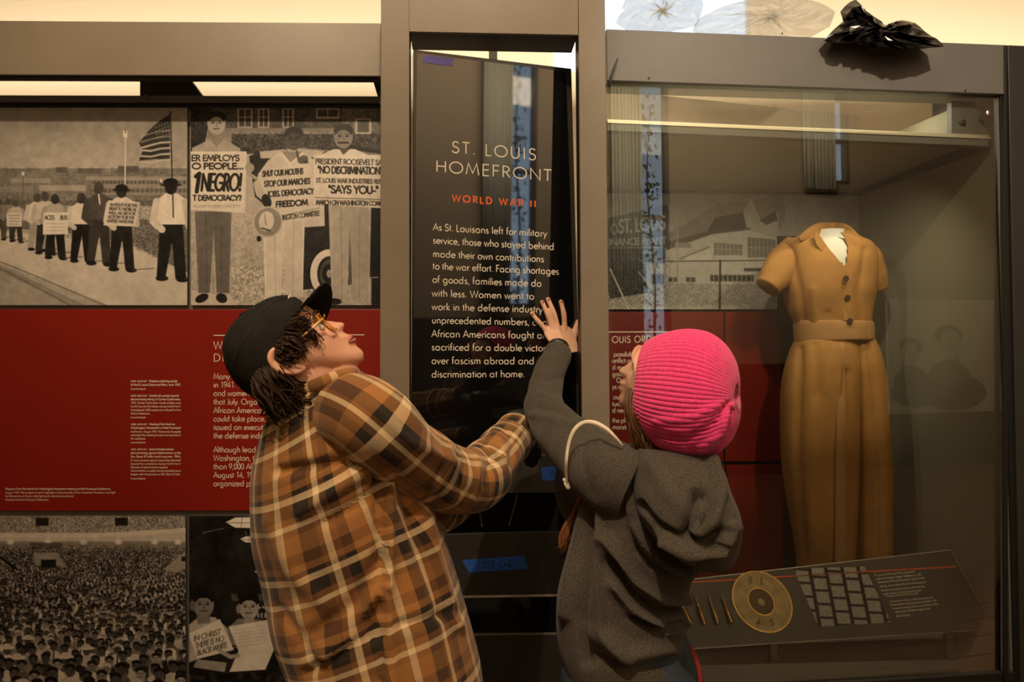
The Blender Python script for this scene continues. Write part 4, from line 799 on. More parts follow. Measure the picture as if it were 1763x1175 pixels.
for q, n in [([(1000, 796), (1000, 537), (1246, 537), (1246, 795)], 'red_panel'), ([(1249, 795), (1249, 537), (1344, 537), (1346, 794)], 'red_panel'), ([(1000, 1110), (1000, 802), (1248, 801), (1248, 1110)], 'red_panel'), ([(1251, 1110), (1251, 801), (1348, 800), (1350, 1110)], 'red_panel')]:
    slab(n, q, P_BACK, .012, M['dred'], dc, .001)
g0 = on(1053, 1000, P_GLASS); g1 = on(1850, 1000, P_GLASS)
mesh('base', [(g0[0], g0[1], 0), (g0[0], g0[1], .45), (g1[0], g1[1], .45), (g1[0], g1[1], 0), (g0[0], g0[1] + .85, 0), (g0[0], g0[1] + .85, .45), (g1[0], g1[1] + .85, .45), (g1[0], g1[1] + .85, 0)], BOXF, M['slate'], dc, bevel=.003)
mesh('lock_plate', *prismg([(1650, 226), (1650, 168), (1715, 170), (1715, 228)], P_GLASS, .02, .03), M['slate'], dc)
c = on(1704, 195, P_GLASS)
mesh('lock', *lathe([(-.010, .0001), (-.010, .014), (-.004, .018), (.03, .018), (.03, .0001)], c + np.array([0, .01, 0]), (-.3, 1, 0), 20)[:2], M['steel'], dc, smooth=True)
mesh('clamp', *lathe([(0, .0001), (0, .012), (.03, .010), (.03, .0001)], on(1672, 207, P_GLASS) + np.array([0, .03, 0]), (-1, .3, 0), 12)[:2], M['black'], dc, smooth=True)
for x, y in ((1115, 139), (1655, 160), (1342, 63)):
    mesh('screw', *lathe([(0, .0001), (0, .003), (.003, .003), (.003, .0001)], on(x, y, P_GLASS) + np.array([0, -.024, 0]), (0, 1, 0), 8)[:2], M['black'], dc)
ph = photo('photo_print', paint_factory(), [(1010, 533), (1010, 330), (1477, 335), (1477, 407)], P_BACK, 'grey photo print of an ordnance plant behind a wire fence, inside the case', gain=.5, off=-.004) if False else None
cv = paint_factory(); ph = thing('photo_print', K_(1200, 533), 'photo print of a fenced ordnance plant on the back of the glass case', 'photo print')
X, Y = np.meshgrid(cv.xs, cv.ys)
o = cv.build('print', P_BACK, ph, off=-.0062, gain=1.0, lo=.03)
slab('backing', [(1010, 533), (1010, 330), (1477, 330), (1477, 533)], P_BACK, .006, M['slate'], ph, 0, off=-.0052)
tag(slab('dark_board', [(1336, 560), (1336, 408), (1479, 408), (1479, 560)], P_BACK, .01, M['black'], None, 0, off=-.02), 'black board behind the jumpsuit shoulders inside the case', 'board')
It = []
T = [(' possibility of', 614), ('onflict and', 625), ('d made the', 636.6), ('government', 648), ('   Ordnance', 659), ('ys a week', 670), ('.ouis', 687.6), ('tural land', 699.6), ('d near by', 710.6), ('the plan for', 728), ('monstrated', 739.5)]
for t, y in T: It += strokes(t, 1054, y, 8.0, xs=.95)
tp = thing('case_lettering', K_(1150, 740), 'cream lettering on the red back panel of the case', 'lettering')
textobj('body_text', It, .5, P_BACK, M['ink'], tp, -.0008)
letters('OUIS ORDNANCE PLANT', 1053.6, 590.6, 11, -.018, 1217.5, .13, .65, P_BACK, M['ink'], tp, -.0008)
textobj('rule', [[(1010, 572), (1216, 571.5)]], .8, P_BACK, M['ink'], tp, -.0008)
# ------------------------------------------------------------------ reading rail in the case
BL, TL, TR, BR = np.array(at(1196, 1117, 2.33)), np.array(at(1150, 1003, 2.44)), np.array(at(1637, 948, 2.50)), np.array(at(1712, 1083, 2.36))
BL = BL + (BL - BR) * .30; TL = TL + (TL - TR) * .22
nr = np.cross(BR - BL, TL - BL); nr /= np.linalg.norm(nr)
if nr[1] > 0: nr = -nr
def onrail(px, py, o=0.0):
    px = np.atleast_1d(np.asarray(px, float)); py = np.atleast_1d(np.asarray(py, float)); d = ray(px, py)
    t = ((BR - CAM) @ nr) / (d @ nr); return CAM + d * t[:, None] + nr * o
rr = thing('reading_rail', (1.2, 2.4, zf), 'slanted dark reading rail with captions at the foot of the glass case', 'reading rail')
q = np.array([BL, TL, TR, BR]); q = onrail(*proj(q)); mesh('panel', np.vstack([q, q - nr * .008]), BOXF, M['rail'], rr)
for a, b in ((q[0], q[3]), (q[1], q[2]), (q[2], q[3])):
    g = Geo(); g.add(*tubeg([a - nr * .003, b - nr * .003], [.0032, .0032], 6)); g.obj('edge_strip', M['alu'], rr)
for px in (1632, 1330):
    p = onrail(px, 1080 if px > 1500 else 1095)[0]; mesh('leg', *boxg(p[0] - .012, p[0] + .012, p[1] - .01, p[1] + .01, zf, p[2] - .012), M['grey'], rr)
def railtext(name, items, w, m, off=.0008):
    V, Fc = [], []
    for poly in items:
        v, f = ribbon(poly, w); n = len(V); V += list(v); Fc += [tuple(i + n for i in qq) for qq in f]
    V = np.array(V); mesh(name, onrail(V[:, 0], V[:, 1], off), Fc, m, rr)
railtext('red_line', [[(1176, 1004), (1646, 976)]], 1.3, M['orange'])
It = []
for t, x, y, x1 in [('St. Louis Ordnance Plant employee', 1505, 993, 1575), ('uniform of Margaret "Peggy" Middleton, ca. 1943.', 1508, 999, 1587), ('Employees at the ordnance plant, many of them', 1511, 1005, 1592), ('women, wore uniforms like this one because of', 1514, 1012, 1594), ('the black powder that clung to their clothing', 1517, 1019, 1592), ('and posed a hazard in the plant.', 1520, 1025, 1587), ('Missouri Historical Society', 1524, 1029, 1581),
    ('Containers of brass shell casings ready', 1532, 1038, 1606), ('for the addition of gunpowder and bullets, 1943.', 1533, 1044, 1613), ('At peak production the St. Louis Ordnance Plant', 1537, 1050, 1615), ('made as many as 250 million cartridges a month.', 1541, 1056, 1602), ('Library of Congress', 1543, 1063, 1567)]:
    It += strokes(t, x, y, 3.4, -.10, x1=x1)
railtext('caption_text', It, .34, M['ink'])
def quadmap(q):                     # unit square -> picture on the rail
    (ax, ay), (bx, by), (cx, cy), (dx, dy) = q   # TL TR BR BL
    return lambda u, v: ((1 - u) * (1 - v) * ax + u * (1 - v) * bx + u * v * cx + (1 - u) * v * dx, (1 - u) * (1 - v) * ay + u * (1 - v) * by + u * v * cy + (1 - u) * v * dy)
n_ = 150; U, Vv = np.meshgrid(np.linspace(0, 1, n_), np.linspace(0, 1, n_)); qm = quadmap([(1366, 980), (1488, 976), (1534, 1072), (1409, 1080)]); PX, PY = qm(U, Vv)
X = U * 4.4 + Vv * .9; Yq = Vv * 4.2 - U * .5; fx, fy = np.mod(X, 1), np.mod(Yq + .5 * (np.floor(X) % 2), 1)
inn = (fx > .12) & (fx < .86) & (fy > .12) & (fy < .90); rim = (fx > .06) & (fx < .92) & (fy > .06) & (fy < .95)
gq = np.where(inn, .52 + np.random.rand(n_, n_) * .42, np.where(rim, .42, .10)); lin = gq.ravel() ** 2.2 * .75
C = np.stack([lin, lin * .93, lin * .82, np.ones_like(lin)], 1); i = np.arange(n_ * n_).reshape(n_, n_)
Q = np.stack([i[:-1, :-1].ravel(), i[1:, :-1].ravel(), i[1:, 1:].ravel(), i[:-1, 1:].ravel()], 1)
mesh('crate_photo', onrail(PX.ravel(), PY.ravel(), .0008), Q, M['print'], rr, col=C)
# magnified cartridge head, a raised disc on the rail
def ring(cx, cy, rx, ry, rot, n=40):
    a = np.linspace(0, 2 * math.pi, n, endpoint=False); c, s = math.cos(rot), math.sin(rot)
    return [(cx + rx * math.cos(t) * c - ry * math.sin(t) * s, cy + rx * math.cos(t) * s + ry * math.sin(t) * c) for t in a]
def railprism(name, pts, h0, h1, m, par=None):
    k = len(pts); X = np.array(pts); a = onrail(X[:, 0], X[:, 1], h0); b = onrail(X[:, 0], X[:, 1], h1)
    return mesh(name, np.vstack([b, a]), [tuple(range(k)), tuple(range(2 * k - 1, k - 1, -1))] + [(i, i + k, (i + 1) % k + k, (i + 1) % k) for i in range(k)], m, par or rr)
cr = math.radians(48)
railprism('cartridge_head_disc', ring(1312, 1037, 57, 44, cr), .0005, .004, M['worn']); railprism('disc_rim', ring(1312, 1037, 59, 46, cr), .0003, .0028, M['brass'])
railprism('primer_ring', ring(1310, 1037, 27, 20, cr), .003, .0048, M['brass']); railprism('primer', ring(1310, 1037, 25, 18.5, cr), .003, .0056, M['dbrass']); railprism('primer_dent', ring(1310, 1038, 7, 5, cr), .005, .0060, M['worn'])
[railtext('stamped_character', strokes(ch, x, y, 10, .1, xs=1.2), 1.0, M['dbrass'], .0046) for ch, x, y in (('S', 1288, 1004), ('L', 1309, 1006), ('4', 1302, 1076), ('5', 1325, 1078))]
cl = ['leftmost brass cartridge on the reading rail, partly behind the hoodie', 'second brass cartridge from the hoodie on the reading rail', 'third brass cartridge from the hoodie on the reading rail', 'rightmost brass cartridge, nearest the big cartridge head']
for k, (xt, yt, xb, yb) in enumerate([(1166, 1031, 1190, 1078), (1195, 1026, 1212, 1077), (1218, 1025, 1235, 1076), (1240, 1023, 1258, 1074)]):
    a, b = onrail(xb, yb, .009)[0], onrail(xt, yt, .009)[0]; L = np.linalg.norm(b - a); r = .0085
    t = thing('cartridge', a, cl[k], 'cartridge', 'brass cartridges in a row on the rail')
    mesh('casing', *lathe([(0, .0001), (0, r), (.004, r), (.005, r * .85), (.007, r * .97), (L * .55, r * .88), (L * .62, r * .6), (L * .72, r * .58), (L * .72, .0001)], a, b - a, 16)[:2], M['brass'], t, smooth=True)
    mesh('bullet', *lathe([(L * .70, .0001), (L * .70, r * .52), (L * .84, r * .42), (L * .94, r * .2), (L, .0003)], a, b - a, 14)[:2], M['worn'], t, smooth=True)
# ------------------------------------------------------------------ things on top of the case
def crumple(name, outline_px, depth, m, lab, cat, seed, amp=.05, n=34, thick=.10, facet=True):
    P = np.array(outline_px, float); cx, cy = P.mean(0); k = len(P)
    nr_ = 7; V, Fc = [], []
    rg = random.Random(seed); m_ = n
    per = np.concatenate([[0], np.cumsum(np.linalg.norm(np.diff(np.vstack([P, P[:1]]), axis=0), axis=1))]); tt = np.linspace(0, per[-1], m_, endpoint=False)
    ox = np.interp(tt, per, np.append(P[:, 0], P[0, 0])); oy = np.interp(tt, per, np.append(P[:, 1], P[0, 1]))
    for side in (-1, 1):
        base = len(V)
        for j in range(nr_):
            f = 1 - j / (nr_ - 1) * .96
            for i in range(m_):
                x, y = cx + (ox[i] - cx) * f, cy + (oy[i] - cy) * f
                d = depth + side * thick * math.sqrt(max(0, 1 - f * f)) * .8 + (rg.uniform(-amp, amp) if 0 < j else 0)
                if 0 < j: x += rg.uniform(-5, 5); y += rg.uniform(-3, 3)
                V.append(at(x, y, d))
        for j in range(nr_ - 1):
            for i in range(m_): Fc += [(base + j * m_ + i, base + j * m_ + (i + 1) % m_, base + (j + 1) * m_ + (i + 1) % m_), (base + j * m_ + i, base + (j + 1) * m_ + (i + 1) % m_, base + (j + 1) * m_ + i)]
        Fc.append(tuple(base + (nr_ - 1) * m_ + i for i in range(m_)))
    o = mesh(name, V, Fc, m); wd = o.modifiers.new('w', 'WELD'); wd.merge_threshold = .0005
    return tag(o, lab, cat)
crumple('clear_plastic_sheet', [(1215, 68), (1190, 52), (1205, 30), (1245, 10), (1290, -2), (1340, -10), (1385, -4), (1420, 8), (1438, 20), (1430, 45), (1400, 62), (1380, 72)], 2.62, M['clear'], 'crumpled clear plastic sheeting on top of the glass case', 'plastic sheet', 4, .05, 40, .12)
crumple('clear_plastic_sheet', [(1060, 40), (1080, -10), (1130, -30), (1200, -25), (1212, 10), (1200, 45), (1150, 56), (1090, 60)], 2.7, M['clear'], 'clear plastic sheet bunched beside the tower in front of the window', 'plastic sheet', 9, .05, 30, .10)
crumple('black_plastic_bag', [(1418, 70), (1436, 50), (1455, 34), (1444, 24), (1458, 6), (1475, -2), (1479, 12), (1500, 24), (1526, 48), (1534, 40), (1554, 34), (1578, 40), (1596, 58), (1612, 66), (1628, 80), (1590, 84), (1560, 86), (1520, 84), (1500, 86), (1478, 74), (1440, 78)], 2.17, M['bag'], 'crumpled black plastic bag draped over the case header', 'plastic bag', 12, .022, 44, .055)
g = Geo(); g.add(*tubeg([on(x, y, P_GLASS) + np.array([0, -.035, 0]) for x, y in [(1046, 158), (1050, 140), (1056, 122), (1061, 108)]], [.0025, .003, .003, .0015], 6, 10)); tag(g.obj('wire_end', M['rubber'], smooth=True), 'short black wire end sticking out between tower and case', 'wire')
# ------------------------------------------------------------------ mannequin torso and jumpsuit
mf = thing('mannequin', at(1430, 958, 2.62), 'white cloth mannequin form inside the khaki jumpsuit collar', 'mannequin')
V, Fc, U = pxloft([(1402, 397, 1454, 397, 2.72, .05), (1396, 408, 1462, 410, 2.71, .075), (1385, 425, 1475, 428, 2.70, .092), (1372, 470, 1488, 470, 2.70, .100), (1385, 560, 1484, 560, 2.74, .08), (1370, 640, 1500, 640, 2.74, .09), (1385, 760, 1500, 760, 2.74, .08)], 40, 30)
mesh('form', V, Fc, M['linen'], mf, True)
c = at(1430, 700, 2.78); mesh('stand_pole', *lathe([(0, .0001), (0, .012), (c[2] - zf, .012), (c[2] - zf, .0001)], (c[0], c[1], zf), (0, 0, 1), 16)[:2], M['steel'], mf, True)
mesh('stand_base', *lathe([(0, .0001), (0, .14), (.012, .14), (.015, .0001)], (c[0], c[1], zf), (0, 0, 1), 32)[:2], M['steel'], mf, True)
js = thing('jumpsuit', at(1430, 958, 2.62), 'khaki short-sleeved belted jumpsuit with brown buttons on a mannequin', 'garment')
d = 2.72
V, Fc, U = pxloft([(1398, 402, 1462, 403, d, .085), (1372, 408, 1478, 410, d, .10), (1346, 420, 1500, 424, d, .115), (1345, 450, 1504, 455, d, .13), (1350, 495, 1502, 500, d, .13), (1358, 530, 1498, 535, d, .12), (1370, 560, 1496, 563, d, .11), (1373, 590, 1497, 588, d, .11)], 190, 150, .9)
# open the V neck: sink the cloth inside the opening
px, py = proj(V); near = V[:, 1] < d
tri = lambda x, y, A: np.all([((A[(i + 1) % 3][0] - A[i][0]) * (y - A[i][1]) - (A[(i + 1) % 3][1] - A[i][1]) * (x - A[i][0])) > 0 for i in range(3)], axis=0)
VP = [(1407, 401), (1449, 404), (1459, 422), (1455, 459), (1428, 431)]
def inpoly(x, y, P):
    r = False
    for (xa, ya), (xb, yb) in zip(P, P[1:] + P[:1]):
        if (ya > y) != (yb > y) and x < (xb - xa) * (y - ya) / (yb - ya) + xa: r = not r
    return r
Fc = [f for f in Fc if not (near[f[0]] and inpoly(np.mean(px[list(f)]), np.mean(py[list(f)]), [(1402, 395), (1452, 395), (1460, 422), (1455, 460), (1428, 433)])) and not (len(f) == 3 and V[f[0], 2] > at(1400, 410, d)[2])]
V = folds(V, Fc, [([(1360, 430), (1378, 500), (1385, 585)], 7, -.008), ([(1400, 500), (1405, 585)], 8, .006), ([(1465, 470), (1462, 585)], 5, .005), ([(1490, 430), (1480, 500), (1484, 580)], 6, -.007), ([(1425, 540), (1420, 585)], 6, -.005)])
V = rumple(V, Fc, .006, 11); mesh('bodice', V, Fc, M['khaki'], js, True, U)
for nm, pts in (('sleeve', [(1372, 428, 2.72, 26), (1350, 450, 2.71, 28), (1334, 478, 2.70, 27), (1321, 496, 2.69, 22)]), ('sleeve', [(1478, 428, 2.72, 24), (1495, 450, 2.73, 24), (1506, 478, 2.74, 21), (1513, 499, 2.75, 15)])):
    V, Fc, U = pxtube(pts, 32, 24, .9); V = rumple(V, Fc, .005, 14); mesh(nm, V, Fc, M['khaki'], js, True, U)
# belt, trousers, placket
V, Fc, U = pxloft([(1371, 553, 1498, 556, d, .118), (1370, 562, 1499, 564, d, .122), (1371, 586, 1499, 582, d, .122), (1372, 590, 1498, 586, d, .116)], 72, 14, .9); mesh('belt', rumple(V, Fc, .003, 10), Fc, M['khaki2'], js, True)
mesh('belt_flap', *prismg([(1455, 561), (1497, 560), (1499, 583), (1474, 581), (1468, 575)], (2.588, .02), .006), M['khaki2'], js)
def leg(r, fl):
    V, Fc, U = pxloft(r, 64, 90, .9); V = folds(V, Fc, fl); return rumple(V, Fc, .007, 6, 3, (2.2, 1, .6)), Fc, U
V, Fc, U = leg([(1372, 586, 1470, 588, d, .11), (1362, 610, 1474, 612, d, .13), (1350, 660, 1474, 660, d, .145), (1348, 740, 1474, 740, d, .14), (1353, 820, 1472, 820, d, .13), (1365, 900, 1468, 900, d, .125), (1376, 962, 1463, 960, d, .12), (1382, 1010, 1462, 1008, d, .12)],
    [([(1376, 600), (1373, 800), (1385, 960)], 6, -.012), ([(1404, 595), (1406, 680)], 5, -.008), ([(1430, 595), (1424, 700), (1428, 960)], 6, .008), ([(1445, 600), (1446, 960)], 5, .014), ([(1458, 640), (1458, 960)], 4, -.018), ([(1400, 700), (1395, 900)], 9, .007)])
mesh('trouser_leg', V, Fc, M['khaki'], js, True, U)
V, Fc, U = leg([(1440, 586, 1498, 584, d + .02, .10), (1438, 612, 1507, 610, d + .02, .12), (1440, 660, 1516, 655, d + .02, .13), (1446, 740, 1522, 740, d + .02, .13), (1459, 820, 1525, 820, d + .02, .125), (1460, 900, 1526, 900, d + .02, .12), (1461, 962, 1526, 960, d + .02, .12), (1462, 1010, 1525, 1008, d + .02, .12)],
    [([(1494, 590), (1508, 680), (1516, 800), (1518, 960)], 4, -.012), ([(1470, 620), (1472, 960)], 6, -.008), ([(1488, 640), (1492, 960)], 8, .007)])
mesh('trouser_leg', V, Fc, M['khaki'], js, True, U)
V, Fc, U = pxloft([(1444, 590, 1453, 590, 2.595, .006), (1440, 700, 1455, 700, 2.575, .008), (1438, 830, 1456, 830, 2.58, .008), (1437, 960, 1457, 960, 2.585, .008), (1437, 990, 1457, 990, 2.585, .008)], 16, 20, .6); mesh('hanging_belt_end', V, Fc, M['khaki2'], js, True)
PJ = (2.592, .02); PJ2 = (2.568, .02)
mesh('fly_stitching', *prismg([(1455, 665), (1462, 672), (1474, 664), (1473, 650), (1475, 650), (1476, 665), (1463, 676), (1454, 668)], PJ2, .002, 0), M['khaki2'], js)
mesh('placket', *prismg([(1449, 462), (1466, 456), (1468, 505), (1470, 552), (1452, 553), (1450, 505)], (2.575, .02), .008), M['khaki'], js, bevel=.002)
mesh('pocket', *prismg([(1490, 449), (1496, 449), (1501, 462), (1497, 467), (1491, 461)], (2.615, .02), .006), M['khaki2'], js)
lap = lambda name, pts, yy: mesh(name, *prismg(pts, (yy, .02), .006), M['khaki'], js, bevel=.002)
lap('lapel', [(1404, 398), (1409, 402), (1429, 430), (1455, 459), (1464, 473), (1448, 462), (1434, 452), (1407, 424), (1402, 410)], 2.575)
lap('lapel', [(1447, 399), (1460, 405), (1474, 413), (1472, 428), (1468, 450), (1464, 472), (1455, 459), (1459, 441), (1459, 422), (1454, 408)], 2.575)
V, Fc, U = tubeg([at(x, y, dd) for x, y, dd in [(1376, 412, 2.63), (1396, 402, 2.64), (1412, 393, 2.70), (1432, 391, 2.76), (1452, 395, 2.70), (1466, 405, 2.64), (1480, 412, 2.63)]], [.010, .022, .022, .020, .022, .020, .008], 16, 40, .35); mesh('collar', V, Fc, M['khaki'], js, True)
for x, y in ((1457, 480), (1460, 513), (1464, 553)):
    c = on(x, y, (2.564 - .016 * (y < 500), .02)); bt = mesh('button', *lathe([(0, .0001), (0, .0105), (.002, .0115), (.004, .0105), (.004, .0001)], c, (0, 1, .1), 18)[:2], M['button'], js, False)
for x0, y0, x1_, y1_ in ((1385, 412, 1352, 414), (1476, 411, 1500, 420)): pass
# ------------------------------------------------------------------ people
def nrm(v): v = np.asarray(v, float); return v / np.linalg.norm(v)
PRO = [(20,112),(60,104),(85,82),(95,58),(99,38),(100,24),(96,8),(98,0),(104,-8),(112,-20),(120.5,-31),(119,-37),(108,-40),(106,-46),(109,-53),(112,-59),(106,-64.5),(109.5,-70),(107,-76),(102,-83),(104,-93),(101,-103),(91,-111),(70,-106),(45,-92),(20,-82),(-20,-74),(-60,-58),(-84,-20),(-92,20),(-84,60),(-60,90),(-20,108)]
SMO = [(20,112),(60,104),(84,82),(92,58),(94,38),(95,24),(93,8),(92,-10),(92,-25),(92,-40),(92,-55),(92,-70),(91,-84),(92,-93),(90,-102),(82,-109),(66,-106),(45,-92),(20,-82),(-20,-74),(-60,-58),(-84,-20),(-92,20),(-84,60),(-60,90),(-20,108)]
def polar(pts, c, th):
    P = np.array(pts, float) - c; a = np.unwrap(np.arctan2(P[:, 1], P[:, 0])); r = np.hypot(P[:, 0], P[:, 1])
    a = np.mod(a, 2 * math.pi); o = np.argsort(a); a, r = a[o], r[o]
    a = np.concatenate([a - 2 * math.pi, a, a + 2 * math.pi]); r = np.tile(r, 3); return np.interp(np.mod(th, 2 * math.pi), a, r)
def headg(O, f, u, l, sc=1.0, Wd=75):
    c = np.array([10.0, 12.0]); nT, nP = 260, 110; th = np.linspace(0, 2 * math.pi, nT, endpoint=False)
    rp, rs = polar(PRO, c, th), polar(SMO, c, th)
    k = np.array([.25, .5, .25])
    for _ in range(6): rs = np.convolve(np.concatenate([rs[-1:], rs, rs[:1]]), k, 'valid')
    ph = np.linspace(-math.pi / 2, math.pi / 2, nP); TH, PH = np.meshgrid(th, ph)
    lat = Wd * np.sign(np.sin(PH)) * np.abs(np.sin(PH)) ** .92
    uu = (c[1] + rp * np.sin(th)); sg_ = np.interp(uu, [-112, -90, -78, -58, -46, -40, -25, 0, 15, 40], [34, 26, 22, 22, 17, 16.5, 12, 10, 26, 60])
    sg_ = np.where(np.cos(th) > 0, sg_, 80)
    wgt = np.exp(-(np.abs(lat) / sg_[None]) ** 2.4)
    R = rs[None] + (rp - rs)[None] * wgt; cp = np.cos(PH) ** .84
    ff = c[0] + R * cp * np.cos(TH); up = c[1] + R * cp * np.sin(TH)
    jaw = np.clip((-up - 30) / 80, 0, 1); lat = lat * (1 - .26 * jaw * np.clip((ff + 20) / 90, 0, 1))
    for s in (-1, 1):
        for (f0, u0, l0, rad, amp) in [(92, 0, 31, 13, -9), (88, -30, 40, 20, 3.5), (98, 20, 28, 11, 2.5), (112, -33, 10, 5, 2.5), (110, -60, 12, 7, 1.0)]:
            d2 = (ff - f0) ** 2 * .35 + (up - u0) ** 2 + (lat - s * l0) ** 2; ff = ff + amp * np.exp(-d2 / rad ** 2)
    V = O + sc * .001 * (ff[..., None] * f + up[..., None] * u + lat[..., None] * l); V = V.reshape(-1, 3)
    Fc = [(i * nT + j, i * nT + (j + 1) % nT, (i + 1) * nT + (j + 1) % nT, (i + 1) * nT + j) for i in range(nP - 1) for j in range(nT)]
    return V, Fc
def HP(O, f, u, l, a, b, c, sc=1.0): return O + sc * .001 * (a * f + b * u + c * l)
def earg(g, O, f, u, l, side, sc=1.0):
    H = lambda a, b, c: HP(O, f, u, l, a, b, side * c, sc)
    path = [(12, 8, 74), (14, 20, 78), (6, 30, 84), (-10, 33, 89), (-22, 24, 92), (-26, 8, 92), (-22, -8, 90), (-13, -20, 86), (-3, -28, 82), (6, -29, 79), (8, -20, 77)]
    g.add(*tubeg([H(*p) for p in path], [.003, .0042, .0046, .0048, .0048, .0048, .0048, .005, .006, .0065, .004], 10, 60)[:2])
    V, Fc, _ = capsuleg([H(-3, 16, 76), H(-6, 2, 77), H(-2, -16, 76)], [.016, .018, .011], 14); V = np.array(V); ctr = H(-5, 3, 78)
    V = ctr + (V - ctr) - np.outer((V - ctr) @ l, l) * .62; g.add(V, Fc)
    g.add(*tubeg([H(6, 18, 82), H(-8, 22, 86), (H(-16, 10, 88)), H(-14, -6, 86), H(-4, -15, 82)], [.003, .0035, .0038, .0038, .003], 8, 24)[:2])
    g.add(*capsuleg([H(9, -2, 78), H(8, -8, 78)], [.004, .0035], 8)[:2])
def fingerg(g, pts, r0, r1, nU=12):
    P = crom(np.array(pts), 12); R = np.linspace(r0, r1, 12); R *= 1 + .05 * np.cos(np.linspace(0, 4 * math.pi, 12)); g.add(*capsuleg(list(P), list(R), nU)[:2])
def remesh(o, v=.003, sm=4):
    r = o.modifiers.new('skin', 'REMESH'); r.mode = 'VOXEL'; r.voxel_size = v; r.use_smooth_shade = True
    if sm: s = o.modifiers.new('smooth', 'SMOOTH'); s.factor = .5; s.iterations = sm
def locks(name, seeds, m, parent, r=.0035, n=5, rnd=None, spread=.010, curl=.008, nU=6):
    """hair: curved tapering locks; seeds = list of polylines (world points)"""
    g = Geo(); rg = rnd or random.Random(1)
    for S in seeds:
        S = np.array(S)
        for k in range(n):
            off = np.array([rg.gauss(0, 1) for _ in range(3)]) * spread; a, fr = rg.uniform(0, 6.3), rg.uniform(1.2, 2.6)
            P = crom(S, 14); t = np.linspace(0, 1, 14)[:, None]
            w = np.array([rg.gauss(0, 1) for _ in range(3)]); w2 = np.array([rg.gauss(0, 1) for _ in range(3)])
            P = P + off * (.4 + .8 * t) + curl * (np.sin(a + t * fr * 6.28) * w + np.cos(a + t * fr * 6.28) * w2) * t * .6
            R = r * np.clip(np.sin(np.linspace(.35, 1, 14) * math.pi) * 1.1 + .12, .1, 1) * rg.uniform(.7, 1.2); g.add(*tubeg(P, R, nU)[:2])
    return g.obj(name, m, parent, True)
def clothset(name, parts, m, parent, uv=True):
    g = Geo()
    for V, Fc, U in parts: g.add(V, Fc, U)
    return g.obj(name, m, parent, True, uv=uv)
def leglofts(hipc, wid, dep, feet, toe, knee=None):
    """trousers: pelvis + two legs down to the shoes (world coordinates)"""
    out = []; X = np.array([1.0, 0, 0]); Yv = np.array([0, 1.0, 0])
    for ft in feet:
        s = hipc + (np.array(ft) - hipc) * .35; s[2] = hipc[2] - .02
        C = [s + [0, 0, .02], s, s * .6 + np.array([*ft[:2], .5]) * .4, np.array([*ft[:2], .48]), np.array([*ft[:2], .25]), np.array([*ft[:2], .07])]
        C[2][2] = hipc[2] * .55 + .22
        w = [wid * .30, wid * .31, wid * .27, wid * .23, wid * .20, wid * .19]
        out.append(loftg(np.array(C), np.array([X * k for k in w]), np.array([Yv * k * dep for k in w]), 32, 40))
    return out
def shoeg(g, ft, toe):
    t = nrm([*toe, 0]); s = np.array([-t[1], t[0], 0]); c = np.array([*ft[:2], 0.0])
    C = [c - t * .09 + [0, 0, .035], c - t * .06 + [0, 0, .048], c + [0, 0, .05], c + t * .07 + [0, 0, .04], c + t * .14 + [0, 0, .03], c + t * .185 + [0, 0, .022]]
    g.add(*loftg(np.array(C), np.array([s * k for k in (.022, .038, .04, .046, .044, .018)]), np.array([[0, 0, k] for k in (.028, .042, .044, .034, .024, .014)]), 20, 24)[:2])

# ================= man in plaid
f_ = nrm([.653, .155, .741]); u_ = np.array([-.696, -.264, .668]); u_ = nrm(u_ - f_ * (u_ @ f_)); l_ = np.cross(f_, u_); l_ = l_ if l_[1] < 0 else -l_
OM = np.array([-.4036, 1.26, 1.503]); MS = .926
hm = lambda a, b, c: HP(OM, f_, u_, l_, a, b, c, MS)
man = thing('person', (at(690, 1300, 1.34)[0], 1.36, .006), 'person in brown plaid shirt, black cap and amber glasses, head tilted back', 'person')
mt_rings = [(516, 672, 592, 642, 1.32, .050), (502, 682, 614, 636, 1.315, .080), (480, 700, 630, 650, 1.32, .110), (458, 745, 650, 690, 1.33, .125), (445, 800, 682, 756, 1.33, .140), (443, 850, 712, 830, 1.34, .150), (446, 920, 750, 900, 1.35, .155), (458, 985, 774, 962, 1.36, .158), (470, 1050, 796, 1032, 1.36, .160), (486, 1110, 813, 1100, 1.36, .160), (506, 1158, 827, 1160, 1.36, .158), (520, 1200, 834, 1215, 1.36, .155), (530, 1260, 838, 1275, 1.36, .155), (536, 1310, 838, 1320, 1.36, .155)]
V, Fc, U = pxloft(mt_rings, 120, 170, .88)
mf_ = [([(600, 640), (592, 690), (612, 760), (640, 790)], 7, -.008), ([(640, 790), (560, 800), (480, 812)], 9, -.010), ([(650, 800), (600, 830), (520, 880)], 10, .010), ([(655, 805), (640, 850), (560, 900)], 7, -.008),
    ([(650, 800), (655, 900), (655, 1000), (640, 1100)], 7, -.014), ([(668, 830), (672, 920), (668, 1040), (676, 1175)], 8, .012), ([(700, 850), (720, 950), (760, 1060)], 9, -.008), ([(735, 880), (750, 960), (790, 1080)], 9, .010),
    ([(655, 960), (610, 1040), (540, 1090)], 11, -.010), ([(660, 1010), (610, 1090), (560, 1130)], 10, .012), ([(650, 1040), (590, 1120), (530, 1160)], 8, -.010), ([(480, 1050), (520, 1100), (545, 1150)], 10, -.006), ([(465, 900), (500, 980), (560, 1040)], 14, .006), ([(690, 1080), (760, 1060), (815, 1050)], 10, -.006)]
